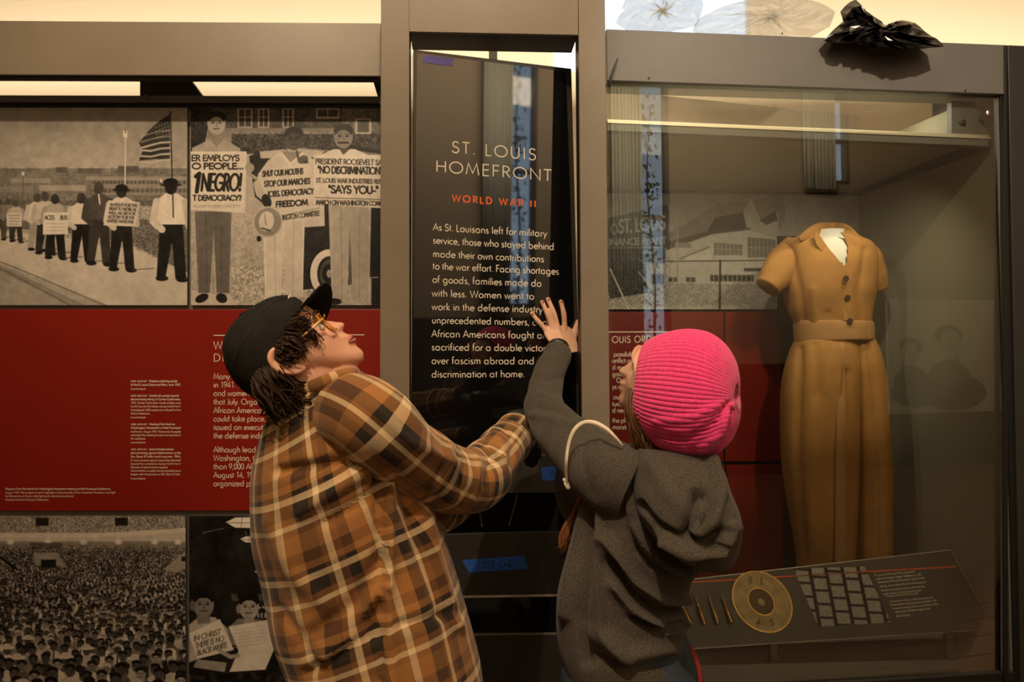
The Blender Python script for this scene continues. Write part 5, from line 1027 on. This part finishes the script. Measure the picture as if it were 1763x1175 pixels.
V = folds(V, Fc, [(p, w, h * 1.25) for p, w, h in mf_]); V = folds(V, Fc, [([(478, 724), (520, 700), (560, 690), (586, 688)], 2.5, -.004), ([(655, 815), (658, 950), (656, 1175)], 3, -.006)]); V = rumple(V, Fc, .007, 9, 2, (1.4, 1, .8)); tpx = proj(V)[0]; U = np.array(U) + [.03, 0]; U[:, 1] += (.32 * np.minimum(tpx - 655, 0) + .14 * np.maximum(tpx - 655, 0)) * 1.3 / F; torso = (V, Fc, U)
arm_r = [(560, 700, 1.33, 40), (590, 704, 1.27, 62), (622, 716, 1.23, 70), (660, 748, 1.24, 70), (705, 785, 1.30, 64), (750, 815, 1.37, 60), (790, 829, 1.44, 58), (822, 822, 1.50, 54), (848, 798, 1.58, 47), (868, 772, 1.66, 42), (883, 753, 1.73, 37), (890, 745, 1.76, 35)]
V, Fc, U = pxtube(arm_r, 64, 110)
V = folds(V, Fc, [([(640, 700), (700, 760), (790, 800)], 9, .007), ([(790, 770), (800, 810), (790, 850)], 6, -.010), ([(812, 768), (825, 800), (815, 860)], 6, .009), ([(830, 755), (845, 790), (840, 840)], 5, -.009), ([(850, 742), (868, 775), (865, 810)], 5, .007), ([(866, 735), (884, 765), (880, 800)], 4, -.006), ([(640, 790), (700, 840), (760, 865)], 8, -.006), ([(775, 765), (770, 810), (740, 850)], 6, .008)])
V = rumple(V, Fc, .006, 12, 5); sleeve_r = (V, Fc, np.array(U) * [1, .9])
V, Fc, U = pxtube([(640, 740, 1.50, 55), (690, 820, 1.56, 50), (738, 868, 1.60, 40), (762, 880, 1.66, 36), (810, 840, 1.78, 30), (855, 800, 1.9, 26)], 40, 60); V = rumple(V, Fc, .006, 14, 8); sleeve_l = (V, Fc, np.array(U) + [.05, .02])
clothset('plaid_shirt', [torso], M['plaid'], man)
clothset('sleeve', [sleeve_r], M['plaid'], man); clothset('sleeve', [sleeve_l], M['plaid'], man)
V, Fc, U = tubeg([at(x, y, d) for x, y, d in [(498, 712, 1.34), (500, 694, 1.27), (520, 676, 1.228), (552, 662, 1.215), (582, 650, 1.225), (604, 643, 1.26), (620, 644, 1.33)]], [.008, .012, .013, .0135, .013, .011, .006], 20, 50, .85); mesh('collar', V, Fc, M['plaid'], man, True, np.array(U) * [.6, 1] + [.02, 0])
V, Fc, U = pxtube([(876, 763, 1.70, 38.5), (890, 745, 1.755, 37)], 40, 8, 1.0); mesh('cuff', V, Fc, M['plaid'], man, True, U)
# yoke and armhole seams
g = Geo()
for pts in ([(486, 715, 1.24), (530, 690, 1.215), (580, 678, 1.185)],):
    pass
# body (one surface): head, ear, neck, trunk, arms, hidden legs
B = Geo(); hv, hf = headg(OM, f_, u_, l_, MS); B.add(hv, hf)
earg(B, OM, f_, u_, l_, 1, MS * .98); earg(B, OM, f_, u_, l_, -1, MS * .98)
B.add(*tubeg([hm(-18, -5, 0), hm(-5, -60, 0), at(562, 668, 1.31), at(566, 720, 1.34)], [.060, .062, .060, .07], 32, 20)[:2])
B.add(*tubeg([hm(40, -62, 0), hm(25, -90, 0), at(585, 668, 1.30), at(580, 720, 1.34)], [.040, .050, .045, .05], 24, 16)[:2])
B.add(*pxloft([(530, 700, 600, 690, 1.33, .06), (480, 780, 640, 770, 1.34, .10), (485, 900, 700, 890, 1.36, .10), (520, 1080, 760, 1070, 1.37, .10), (570, 1290, 790, 1290, 1.37, .10)], 40, 30)[:2])
B.add(*pxtube([(x, y, d, r * .62) for x, y, d, r in arm_r], 24, 40)[:2])
B.add(*pxtube([(640, 740, 1.50, 34), (738, 868, 1.60, 26), (762, 880, 1.66, 24), (855, 800, 1.9, 16)], 20, 30)[:2])
mb = B.obj('body', M['skin'], man, True); remesh(mb, .0026, 3)
for s in (1, -1):
    e = hm(79, -1, s * 31); V, Fc, U = lathe([(-.0108 * math.cos(a), max(.0108 * math.sin(a), 1e-4)) for a in np.linspace(0, math.pi, 14)], e, nrm(f_ + .25 * u_ + s * .15 * l_), 20); mesh('eye', V, Fc, M['eye'], man, True)
    V, Fc, U = lathe([(.0094, .0052), (.0104, .0040), (.0112, .0001)], e, nrm(f_ + .30 * u_ + s * .22 * l_), 16); mesh('iris', V, Fc, M['iris'], man, True)
    for ax_, a0 in ((nrm(u_ * .95 - .12 * f_), .72), (nrm(-u_ + .0 * f_), .62)):
        V, Fc, U = lathe([(.0122 * math.cos(a), max(.0122 * math.sin(a), 1e-4)) for a in np.linspace(0, math.pi / 2 * a0 + .12, 12)], e, ax_, 28); mesh('eyelid', V, Fc, M['skin'], man, True)
    V, Fc, U = tubeg([hm(103, 17, s * 12), hm(103, 23, s * 24), hm(97, 24, s * 38), hm(88, 19, s * 47)], [.002, .0036, .0034, .0012], 8, 16, .6); mesh('eyebrow', V, Fc, M['hair'], man, True)
V, Fc, U = tubeg([hm(99, -62, 20), hm(108.5, -61, 9), hm(111, -60, 0), hm(108.5, -61, -9), hm(99, -62, -20)], [.001, .0032, .0036, .0032, .001], 8, 24); g = Geo(); g.add(V, Fc)
V, Fc, U = tubeg([hm(99, -64, 20), hm(106.5, -69, 9), hm(108.8, -70, 0), hm(106.5, -69, -9), hm(99, -64, -20)], [.001, .0036, .0042, .0036, .001], 8, 24); g.add(V, Fc); g.obj('lips', M['lips'], man, True)
# glasses
gl = Geo()
for s in (1, -1):
    a = np.linspace(0, 2 * math.pi, 33); P = [hm(99 - abs(math.cos(t)) * 3 + (-4 if math.cos(t) * s > 0 else 2), -5 + 22 * math.sin(t), s * 34 + 25 * math.cos(t)) for t in a]
    gl.add(*tubeg(P, [.0022] * 33, 8, None, 1, (.1, .2, .9), False)[:2])
    gl.add(*tubeg([hm(98, 6, s * 58), hm(92, 7, s * 68), hm(45, 12, s * 80), hm(8, 16, s * 84)], [.0028, .0030, .0026, .0022], 8, 20, .6)[:2])
gl.add(*tubeg([hm(104, 4, 11), hm(107, 7, 0), hm(104, 4, -11)], [.002, .002, .002], 8, 8)[:2]); gl.obj('glasses', M['amber'], man, True)
# cap: crown, brim, button
CR = [(99, 46), (95, 76), (70, 101), (30, 116), (-15, 121), (-52, 113), (-80, 90), (-98, 55), (-104, 18), (-98, -12)]
c0 = np.array([-2.0, 32.0]); a_ = np.unwrap(np.arctan2(np.array(CR)[:, 1] - c0[1], np.array(CR)[:, 0] - c0[0])); r_ = np.hypot(*(np.array(CR) - c0).T)
nT, nP = 90, 70; q = crom(np.stack([a_, r_ * .965], 1), nT); V = []
for j in range(nP + 1):
    p = -math.pi / 2 + math.pi * j / nP
    for i in range(nT):
        a, r = q[i]; cp = max(math.cos(p), .02) ** .80; k = 1.0 - .010 * math.exp(-((abs(p) - .0) / .03) ** 2)
        wob = 1 + .02 * noise.noise(Vector((i * .09, j * .12, 3)))
        V.append(hm(c0[0] + r * cp * math.cos(a) * k * wob, c0[1] + r * cp * math.sin(a) * k * wob, 84 * math.sin(p)))
Fc = [(j * nT + i, j * nT + i + 1, (j + 1) * nT + i + 1, (j + 1) * nT + i) for j in range(nP) for i in range(nT - 1)]
cp_ = thing('cap', hm(0, 60, 0), None, None); cp_.parent = man; cp_.location = [float(v) for v in (hm(0, 60, 0) - wloc(man))]
def capmesh(name, V, Fc, m, th=.002):
    o = mesh(name, V, Fc, m, cp_, True)
    if th: s = o.modifiers.new('s', 'SOLIDIFY'); s.thickness = th; s.offset = 0
    return o
capmesh('crown', V, Fc, M['cap'])
for k in (-1.05, -.52, 0.0, .52, 1.05):     # panel seams
    P = [hm(c0[0] + r * 1.012 * max(math.cos(k * math.sin((a - a_[0]) / (a_[-1] - a_[0]) * math.pi)), .1) ** .80 * math.cos(a), c0[1] + r * 1.012 * max(math.cos(k * math.sin((a - a_[0]) / (a_[-1] - a_[0]) * math.pi)), .1) ** .80 * math.sin(a), 85 * math.sin(k * math.sin((a - a_[0]) / (a_[-1] - a_[0]) * math.pi))) for a, r in q[2:-2]]
    V, Fc2, U = tubeg(P, [.0011] * len(P), 6, None, .6); capmesh('seam', V, Fc2, M['capin'], 0)
V = []; ns, nt = 40, 12
for i in range(ns + 1):
    s = -1 + 2 * i / ns
    for j in range(nt + 1):
        t = j / nt; rf = 30 + 66 * max(0, 1 - s * s) ** .45; tf = rf + 62 * max(0, 1 - abs(s) ** 2.8) ** .5
        ur = 46 + 4 * s; ut = 30 + 32 * s - 14 * s * s + 10 * (1 - s * s); V.append(hm(rf + (tf - rf) * t, ur + (ut - ur) * t ** 1.2, s * (76 - 12 * t)))
Fc = [(i * (nt + 1) + j, i * (nt + 1) + j + 1, (i + 1) * (nt + 1) + j + 1, (i + 1) * (nt + 1) + j) for i in range(ns) for j in range(nt)]
capmesh('brim', V, Fc, M['cap'], .0035)
V, Fc, U = lathe([(0, .006), (.003, .006), (.004, .0001)], hm(5, 118, 0), u_, 12); capmesh('button', V, Fc, M['cap'], 0)
V, Fc, U = tubeg([hm(92, 72, 20), hm(88, 78, 30), hm(84, 76, 38)], [.0015, .003, .0015], 6, 8, .5); capmesh('emblem_stitching', V, Fc, M['cord'], 0)
# hair
rg = random.Random(11); S = []
for k in range(26):
    t = k / 25; f0 = -72 + 95 * t; S.append([hm(f0, 24 - rg.uniform(0, 10), 78), hm(f0 - 8, 0, 83 + rg.uniform(-3, 5)), hm(f0 - 16, -22 - 12 * (1 - t), 78), hm(f0 - 20, -42 - 22 * (1 - t) + rg.uniform(-8, 8), 66)] if f0 < -18 else [hm(f0, 34, 78), hm(f0 + 5, 24, 80), hm(f0 + 8, 12 + rg.uniform(-8, 8), 79), hm(f0 + 8, rg.uniform(-4, 6), 76)])
for k in range(24):
    t = k / 23; L = -75 + 150 * t; ff = -88 * math.cos(L / 95) + 8; S.append([hm(ff, 5, L), hm(ff - 6, -20, L * 1.02), hm(ff - 2, -48, L), hm(ff + 2, -72 + rg.uniform(-12, 8), L * .95)])
for k in range(12): S.append([hm(-30 - k * 3, -10, 72), hm(-34 - k * 3, -36, 70), hm(-30 - k * 2, -58, 62), hm(-22, -76 + rg.uniform(-10, 6), 56)])
locks('hair', S, M['hair'], man, .0026, 15, random.Random(4), .007, .007, 5)
S = [[hm(42, 40, 74), hm(58, 26, 74), hm(66, 8, 72), hm(60, -10, 73), hm(50, -16, 75)], [hm(40, 44, 76), hm(62, 34, 72), hm(74, 20, 66)], [hm(36, 40, 78), hm(50, 18, 78), hm(52, 0, 77)], [hm(60, 48, 66), hm(76, 34, 60), hm(86, 26, 50)], [hm(50, 48, 70), hm(66, 30, 68), hm(70, 14, 66)]]
locks('temple_hair', S, M['hair'], man, .0012, 14, random.Random(8), .005, .006)
# legs, shoes
hip = np.array([at(690, 1300, 1.36)[0], 1.36, .80]); ft = [(hip[0] - .11, 1.30, 0), (hip[0] + .12, 1.44, 0)]
pel = pxloft([(545, 1262, 826, 1262, 1.36, .135), (545, 1300, 830, 1300, 1.36, .14), (560, 1360, 822, 1360, 1.36, .13), (600, 1400, 780, 1400, 1.36, .09)], 48, 20)
clothset('trousers', [pel] + [(v, f, u) for v, f, u in leglofts(hip, .36, 1.0, ft, None)], M['dark'], man, False)
for q_ in ft: g = Geo(); shoeg(g, q_, (.8, .6)); g.obj('shoe', M['shoe'], man, True)
# gloved hand round the drill handle
hc = at(903, 742, 1.83); tl = thing('power_drill', at(914, 790, 1.86), 'black and yellow cordless power drill in the gloved hand', 'drill')
hd = [at(906, 735, 1.86), at(915, 792, 1.86)]; ax = nrm(hd[0] - hd[1])
g = Geo(); g.add(*capsuleg([hd[0], (hd[0] + hd[1]) / 2, hd[1]], [.020, .018, .021], 18)[:2]); g.obj('handle', M['tool'], tl, True)
mesh('grip_inlay', *prismg([(904, 754), (909, 738), (916, 741), (920, 757), (919, 765), (912, 768), (905, 766)], (1.775, 0), .03), M['yellow'], tl, bevel=.001)
g = Geo(); a0 = at(876, 722, 1.86); a1 = at(928, 724, 1.90); g.add(*lathe([(0, .0001), (0, .022), (.03, .028), (.10, .028), (.12, .02), (.13, .012), (.17, .012), (.17, .0001)], a0, a1 - a0, 24)[:2]); g.obj('motor_housing', M['tool'], tl, True)
mesh('top_highlight', *prismg([(872, 719), (876, 716), (908, 715), (908, 718)], (1.838, 0), .01), M['grey'], tl, bevel=.001)  # grey sliver standing in for the highlight along the tool's top
b_ = at(912, 776, 1.86); mesh('battery', *boxg(b_[0] - .02, b_[0] + .03, b_[1] - .03, b_[1] + .05, b_[2] - .02, b_[2] + .02), M['tool'], tl, bevel=.004)
g = Geo(); wr = at(884, 752, 1.74); g.add(*capsuleg([wr, at(893, 748, 1.79), at(898, 745, 1.83)], [.032, .036, .034], 20)[:2])
for k in range(4):
    z = (.018 - .02 * k); o_ = hc + ax * z
    fingerg(g, [o_ + np.array([-.012, .0, 0]), o_ + np.array([-.004, -.030, 0]) , o_ + np.array([.024, -.026, 0]) + ax * -.002, o_ + np.array([.034, .004, 0]), o_ + np.array([.026, .026, 0])][: 5 if k < 3 else 4], .0115, .009)
fingerg(g, [hc + ax * -.01 + [-.02, .02, 0], hc + ax * .008 + [-.008, .048, 0], hc + ax * .024 + [.012, .056, 0]], .013, .010)
go = g.obj('work_glove', M['glove'], man, True); remesh(go, .0025, 2)

# ================= woman in pink beanie
BC = at(1184, 674, 1.345); bx = nrm([.84, -.53, -.09]); bu = nrm(np.array([0, 0, 1.0]) - bx * bx[2]); bs = np.cross(bx, bu)
f2 = nrm([-.811, .425, .402]); u2 = np.array([.171, -.484, .858]); u2 = nrm(u2 - f2 * (u2 @ f2)); l2 = np.cross(u2, f2); l2 = l2 if l2[1] < 0 else -l2
wsc = .95; OW = np.array([.3137, 1.3405, 1.4520])
hw = lambda a, b, c: HP(OW, f2, u2, l2, a, b, c, wsc)
wom = thing('person', (at(1090, 1200, 1.42)[0], 1.42, .006), 'person in pink knit beanie and charcoal hoodie, back turned, one palm on the black sign', 'person')
W_R = [(1085, 768, 1196, 778, 1.40, .060), (1050, 772, 1224, 792, 1.40, .100), (1025, 800, 1240, 830, 1.41, .120), (1010, 850, 1240, 880, 1.42, .135), (998, 890, 1228, 925, 1.42, .138), (984, 935, 1212, 960, 1.42, .135), (968, 985, 1190, 990, 1.42, .130), (960, 1030, 1178, 1040, 1.42, .128), (960, 1080, 1175, 1085, 1.42, .130), (965, 1125, 1178, 1125, 1.42, .135), (976, 1165, 1182, 1160, 1.42, .138), (990, 1200, 1178, 1195, 1.42, .138), (1000, 1225, 1170, 1220, 1.42, .125)]
V, Fc, U = pxloft(W_R, 120, 150, .92)
wf = [([(1020, 870), (1010, 960), (1000, 1060), (1010, 1140)], 9, -.014), ([(1035, 880), (1030, 980), (1035, 1080), (1080, 1140)], 9, .012), ([(1000, 880), (985, 960), (975, 1060)], 8, .010), ([(1062, 760), (1072, 820), (1085, 900), (1120, 960), (1180, 985)], 9, .014), ([(1075, 800), (1075, 880), (1100, 950), (1150, 990)], 7, -.012),
    ([(1045, 930), (1090, 1000), (1140, 1035), (1178, 1035)], 10, .014), ([(1050, 970), (1090, 1030), (1140, 1060), (1176, 1048)], 8, -.018), ([(1060, 1010), (1100, 1060), (1150, 1085), (1178, 1075)], 10, .014), ([(1090, 1065), (1130, 1086), (1172, 1075)], 6, -.018), ([(1020, 1090), (1080, 1130), (1150, 1120)], 14, .010), ([(1030, 1130), (1090, 1155), (1160, 1140)], 10, -.010), ([(1175, 905), (1190, 870), (1205, 830)], 10, -.008)]
V = folds(V, Fc, [(p, w, h * 1.5) for p, w, h in wf]); V = rumple(V, Fc, .006, 9, 21); wt = (V, Fc, U)
arm_w = [(1090, 838, 1.34, 62), (1050, 818, 1.36, 62), (1008, 785, 1.46, 52), (965, 745, 1.60, 43), (938, 708, 1.72, 34), (939, 672, 1.82, 29), (948, 637, 1.91, 26.5), (958, 614, 1.97, 24.5)]
V, Fc, U = pxtube(arm_w, 56, 100); V = folds(V, Fc, [([(930, 680), (960, 690), (980, 710)], 5, .008), ([(925, 700), (955, 705), (985, 722)], 4, -.009), ([(915, 715), (950, 722), (1000, 735)], 5, .008), ([(1005, 735), (1002, 790), (1015, 850)], 6, -.007), ([(1030, 740), (1040, 800), (1035, 870)], 7, .006), ([(920, 650), (945, 655), (970, 650)], 5, -.004)]); V = rumple(V, Fc, .0045, 14, 31); ws = (V, Fc, U)
V, Fc, U = pxtube([(1130, 850, 1.50, 62), (1060, 900, 1.60, 50), (1000, 868, 1.70, 38), (985, 835, 1.80, 30), (990, 800, 1.9, 25)], 40, 50); V = rumple(V, Fc, .006, 12, 41); ws2 = (V, Fc, U)
clothset('hoodie', [wt], M['hood'], wom); clothset('sleeve', [ws], M['hood'], wom); clothset('sleeve', [ws2], M['hood'], wom)
V, Fc, U = pxtube([(958, 619, 1.965, 25), (960, 608, 1.99, 24)], 60, 8)
V = np.array(V); mesh('cuff', V, Fc, M['hood'], wom, True)
# hood hanging down the back
HR = [(1098, 772, 1212, 780, 1.335, .05), (1092, 805, 1238, 806, 1.31, .085), (1090, 840, 1254, 845, 1.29, .105), (1098, 880, 1262, 882, 1.275, .115), (1118, 915, 1262, 915, 1.27, .11), (1145, 945, 1256, 942, 1.27, .095), (1168, 965, 1250, 962, 1.275, .070), (1186, 977, 1243, 975, 1.28, .035)]
V, Fc, U = pxloft(HR, 110, 100, .85)
V = folds(V, Fc, [([(1200, 850), (1190, 890), (1178, 925), (1215, 935), (1245, 915)], 8, -.040), ([(1150, 925), (1190, 950), (1240, 948), (1258, 910)], 8, .022), ([(1100, 870), (1130, 905), (1175, 930)], 6, -.024), ([(1225, 800), (1240, 850), (1225, 900), (1200, 925)], 8, .020), ([(1110, 885), (1150, 935), (1190, 965)], 7, .012), ([(1215, 850), (1222, 880), (1205, 915)], 6, -.022), ([(1190, 925), (1215, 945), (1240, 940)], 5, -.018), ([(1120, 800), (1150, 850), (1180, 880)], 14, .008)])
V = rumple(V, Fc, .008, 11, 51); mesh('hood', V, Fc, M['hood'], wom, True)
V, Fc, U = tubeg([at(x, y, d) for x, y, d in [(1072, 768, 1.31), (1058, 752, 1.305), (1043, 738, 1.31), (1022, 728, 1.325), (1003, 729, 1.34), (988, 742, 1.345), (979, 765, 1.35), (975, 795, 1.35), (975, 820, 1.37), (976, 838, 1.38)]], [.002, .003, .0038, .0044, .0044, .0042, .0040, .0036, .0034, .0034], 12, 60, .7); g = Geo(); g.add(V, Fc); g.add(*capsuleg([at(975, 833, 1.38), at(978, 840, 1.38)], [.0052, .005], 10)[:2]); g.add(*capsuleg([at(971, 826, 1.38), at(973, 830, 1.38)], [.003, .003], 8)[:2]); g.obj('drawstring', M['cord'], wom, True)
B = Geo(); hv, hf = headg(OW, f2, u2, l2, wsc, 70); q_ = (hv - BC) @ bx; rad = hv - BC - q_[:, None] * bx; rl = np.linalg.norm(rad, axis=1)
lim = np.interp(q_, [-.125, -.105, -.092, -.07, -.05, -.01, .03, .06, .08], [.2, .105, .078, .076, .088, .098, .095, .075, .04]); kk = np.minimum(1, lim / (rl + 1e-9)); hv = BC + np.minimum(q_, .075)[:, None] * bx + rad * kk[:, None]; B.add(hv, hf)
B.add(*tubeg([hw(-10, -20, 0), hw(-10, -70, 0), at(1140, 800, 1.41), at(1135, 850, 1.42)], [.052, .052, .052, .07], 28, 16)[:2])
B.add(*pxloft([(1080, 800, 1190, 800, 1.42, .05), (1050, 850, 1195, 860, 1.43, .085), (1025, 950, 1165, 960, 1.43, .07), (1000, 1060, 1140, 1060, 1.43, .07), (1005, 1190, 1155, 1190, 1.43, .08)], 36, 24)[:2])
aw = [(1090, 838, 1.37, 38), (1008, 785, 1.48, 32), (965, 745, 1.61, 27), (938, 706, 1.73, 23), (940, 670, 1.84, 20), (949, 637, 1.93, 17.5), (958, 612, 2.01, 15.5), (961, 598, 2.045, 15.5)]
B.add(*pxtube(aw, 20, 50)[:2])
B.add(*pxtube([(1130, 850, 1.50, 36), (1060, 900, 1.60, 30), (1000, 868, 1.70, 24), (990, 800, 1.9, 15)], 20, 30)[:2])
# hand flat against the sign: palm and five separate fingers
def sd(px, py, lift): return on(px, py, P_SIGN) - pnormal(P_SIGN) * lift
pal = [[(944, 606), (979, 605), .085, .016], [(939, 594), (983, 593), .062, .016], [(933, 580), (985, 582), .038, .0155], [(932, 570), (983, 570), .024, .0125], [(937, 562), (975, 562), .019, .0095]]
C, A_, B_ = [], [], []
for (a, b, lf, th) in pal:
    p, q_ = sd(*a, lf), sd(*b, lf); C.append((p + q_) / 2); A_.append((q_ - p) / 2); B_.append(pnormal(P_SIGN) * th)
B.add(*loftg(np.array(C), np.array(A_), np.array(B_), 28, 24, .85)[:2])
for pts, r0, r1 in [([(940, 574, .026), (933, 565, .021), (925, 555, .019), (919, 547, .013), (914.5, 540.5, .009)], .0088, .0068), ([(948, 570, .026), (944, 556, .022), (939, 541, .021), (935, 529, .014), (932, 521, .009)], .0094, .0072),
    ([(957, 570, .026), (954, 555, .022), (949, 538, .021), (945, 525, .014), (942, 516, .009)], .0098, .0074), ([(967, 570, .026), (968, 556, .022), (967, 541, .021), (965.5, 529, .014), (964.5, 520, .009)], .0096, .0073),
    ([(972, 594, .046), (980, 584, .034), (985, 573, .024), (989, 563, .017), (993.5, 554, .012)], .0135, .0082)]:
    fingerg(B, [sd(*p) for p in pts], r0, r1, 14)
wb = B.obj('body', M['skin2'], wom, True); remesh(wb, .0024, 2)
for (x, y, lf, dx, dy) in [(914.3, 541.5, .0165, -.6, -.6), (932.3, 521, .017, -.3, -.9), (942.3, 516.3, .0175, -.2, -1), (964.5, 520, .017, 0, -1)]:
    c = sd(x, y, lf); V, Fc, U = lathe([(-.0045, .0006), (-.003, .0028), (0, .0034), (.003, .003), (.0045, .0008)], c, at(x + dx * 10, y + dy * 10, 2.1) - at(x, y, 2.1), 10); V = c + (V - c) - np.outer((V - c) @ pnormal(P_SIGN), pnormal(P_SIGN)) * .6; mesh('fingernail', V, Fc, M['lips'], wom, True)
V, Fc, U = pxtube([(960, 605, 2.015, 20.5), (960.5, 600.5, 2.03, 20)], 24, 6); mesh('wrist_band', V, Fc, M['rubber'], wom, True)
# beanie
PR = [(-.070, .074), (-.073, .080), (-.068, .088), (-.050, .099), (-.020, .1085), (.010, .1125), (.040, .1085), (.066, .094), (.084, .072), (.093, .050), (.096, .032), (.094, .018), (.086, .008), (.078, .001)]
NS = 1.0 if bs[1] > 0 else -1.0
PRs = crom(PR, 110); NR = 78; nU = NR * 6; V = []
for k, (s, r) in enumerate(PRs):
    t = k / 109.0
    for j in range(nU):
        a = 2 * math.pi * j / nU; rib = (abs(math.cos(NR * a / 2)) ** .6 - .6) * .0058 * min(1, r / .06)
        if abs(s + .058) < .0025 and t < .4: rib -= .0022
        lob = 1 + (.10 * math.sin(5 * a + 1) + .07 * math.sin(8 * a)) * max(0, (t - .55) / .45) ** 1.3
        w = noise.noise(Vector((math.cos(a) * 1.4, math.sin(a) * 1.4, s * 14))) * .007 * min(1, max(0, (t - .15) * 3))
        sl = .012 * max(0, -math.sin(a)) * math.sin(min(1, max(0, t)) * math.pi)          # slouch at the lower back
        rr_ = (r + rib * (1 if t < .95 else 0) + w) * lob + sl
        nd = -math.cos(a) * NS; V.append(BC + bx * (s + .010 * max(0, -math.sin(a)) * t + (-.022 + .020 * nd) * (1 - t) ** 1.5) - bs * NS * .030 * t ** 3 + (bu * math.sin(a) * 1.0 + bs * math.cos(a) * .97) * rr_)
V = np.array(V); Fc = [(k * nU + j, k * nU + (j + 1) % nU, (k + 1) * nU + (j + 1) % nU, (k + 1) * nU + j) for k in range(109) for j in range(nU)]
V = folds(V, Fc, [([(1250, 695), (1225, 730), (1180, 755), (1130, 750)], 6, -.007), ([(1255, 700), (1240, 745), (1205, 770)], 6, .007), ([(1256, 705), (1250, 745), (1225, 775)], 4, -.008), ([(1250, 690), (1190, 720), (1130, 725)], 6, .003)])
bn = mesh('beanie', V, np.array(Fc), M['pink'], wom, True); so = bn.modifiers.new('s', 'SOLIDIFY'); so.thickness = .003; so.offset = -1
# hair
rg = random.Random(21); S = []
for k in range(22):
    t = k / 21; x = 1082 + 22 * t; S.append([at(x + 12, 655, 1.36), at(x - 2 + rg.uniform(-3, 3), 690, 1.335), at(x + 2, 725, 1.325), at(x + 16 + rg.uniform(-6, 6), 762, 1.33), at(x + 28, 790, 1.35)])
for k in range(22):
    t = k / 21; x = 1105 + 85 * t; S.append([at(x, 735, 1.33), at(x + 2, 765, 1.325), at(x + 4, 790, 1.34), at(x, 815, 1.36)])
locks('hair', S, M['hair2'], wom, .0022, 12, random.Random(6), .005, .004, 5)
S = [[at(1002, 850, 1.50), at(990, 880, 1.53), at(985 - k * 1.4, 905, 1.53), at(975 - k * 1.3, 930, 1.53), at(966 + rg.uniform(-3, 6), 947 + rg.uniform(-6, 6), 1.53)] for k in range(9)]
locks('ponytail', S, M['hair3'], wom, .0026, 5, random.Random(9), .004, .003)
# jeans and shoes
V, Fc, U = pxloft([(1000, 1095, 1172, 1080, 1.42, .10), (972, 1135, 1192, 1115, 1.42, .128), (966, 1165, 1206, 1155, 1.42, .142), (968, 1200, 1216, 1200, 1.42, .150), (976, 1260, 1214, 1260, 1.42, .150), (1000, 1310, 1195, 1310, 1.42, .12)], 72, 50)
V = folds(V, Fc, [([(1178, 1090), (1195, 1130), (1205, 1175)], 5, .006), ([(1168, 1110), (1182, 1175)], 4, -.006)]); parts = [(rumple(V, Fc, .004, 14, 61), Fc, U)]
hip = np.array([at(1095, 1300, 1.42)[0], 1.42, .74]); ft = [(hip[0] - .09, 1.36, 0), (hip[0] + .09, 1.48, 0)]
parts += leglofts(hip, .27, 1.0, ft, None); clothset('jeans', parts, M['jean'], wom, False)
for q_ in ft: g = Geo(); shoeg(g, q_, (-.8, .6)); g.obj('shoe', M['shoe'], wom, True)
V, Fc, U = tubeg([at(x, y, d) for x, y, d in [(1189, 1112, 1.31), (1197, 1132, 1.30), (1203, 1152, 1.295), (1207, 1180, 1.29)]], [.002, .004, .004, .004], 10, 24, .5); mesh('pocket_stitching', V, Fc, M['patred'], wom, True)
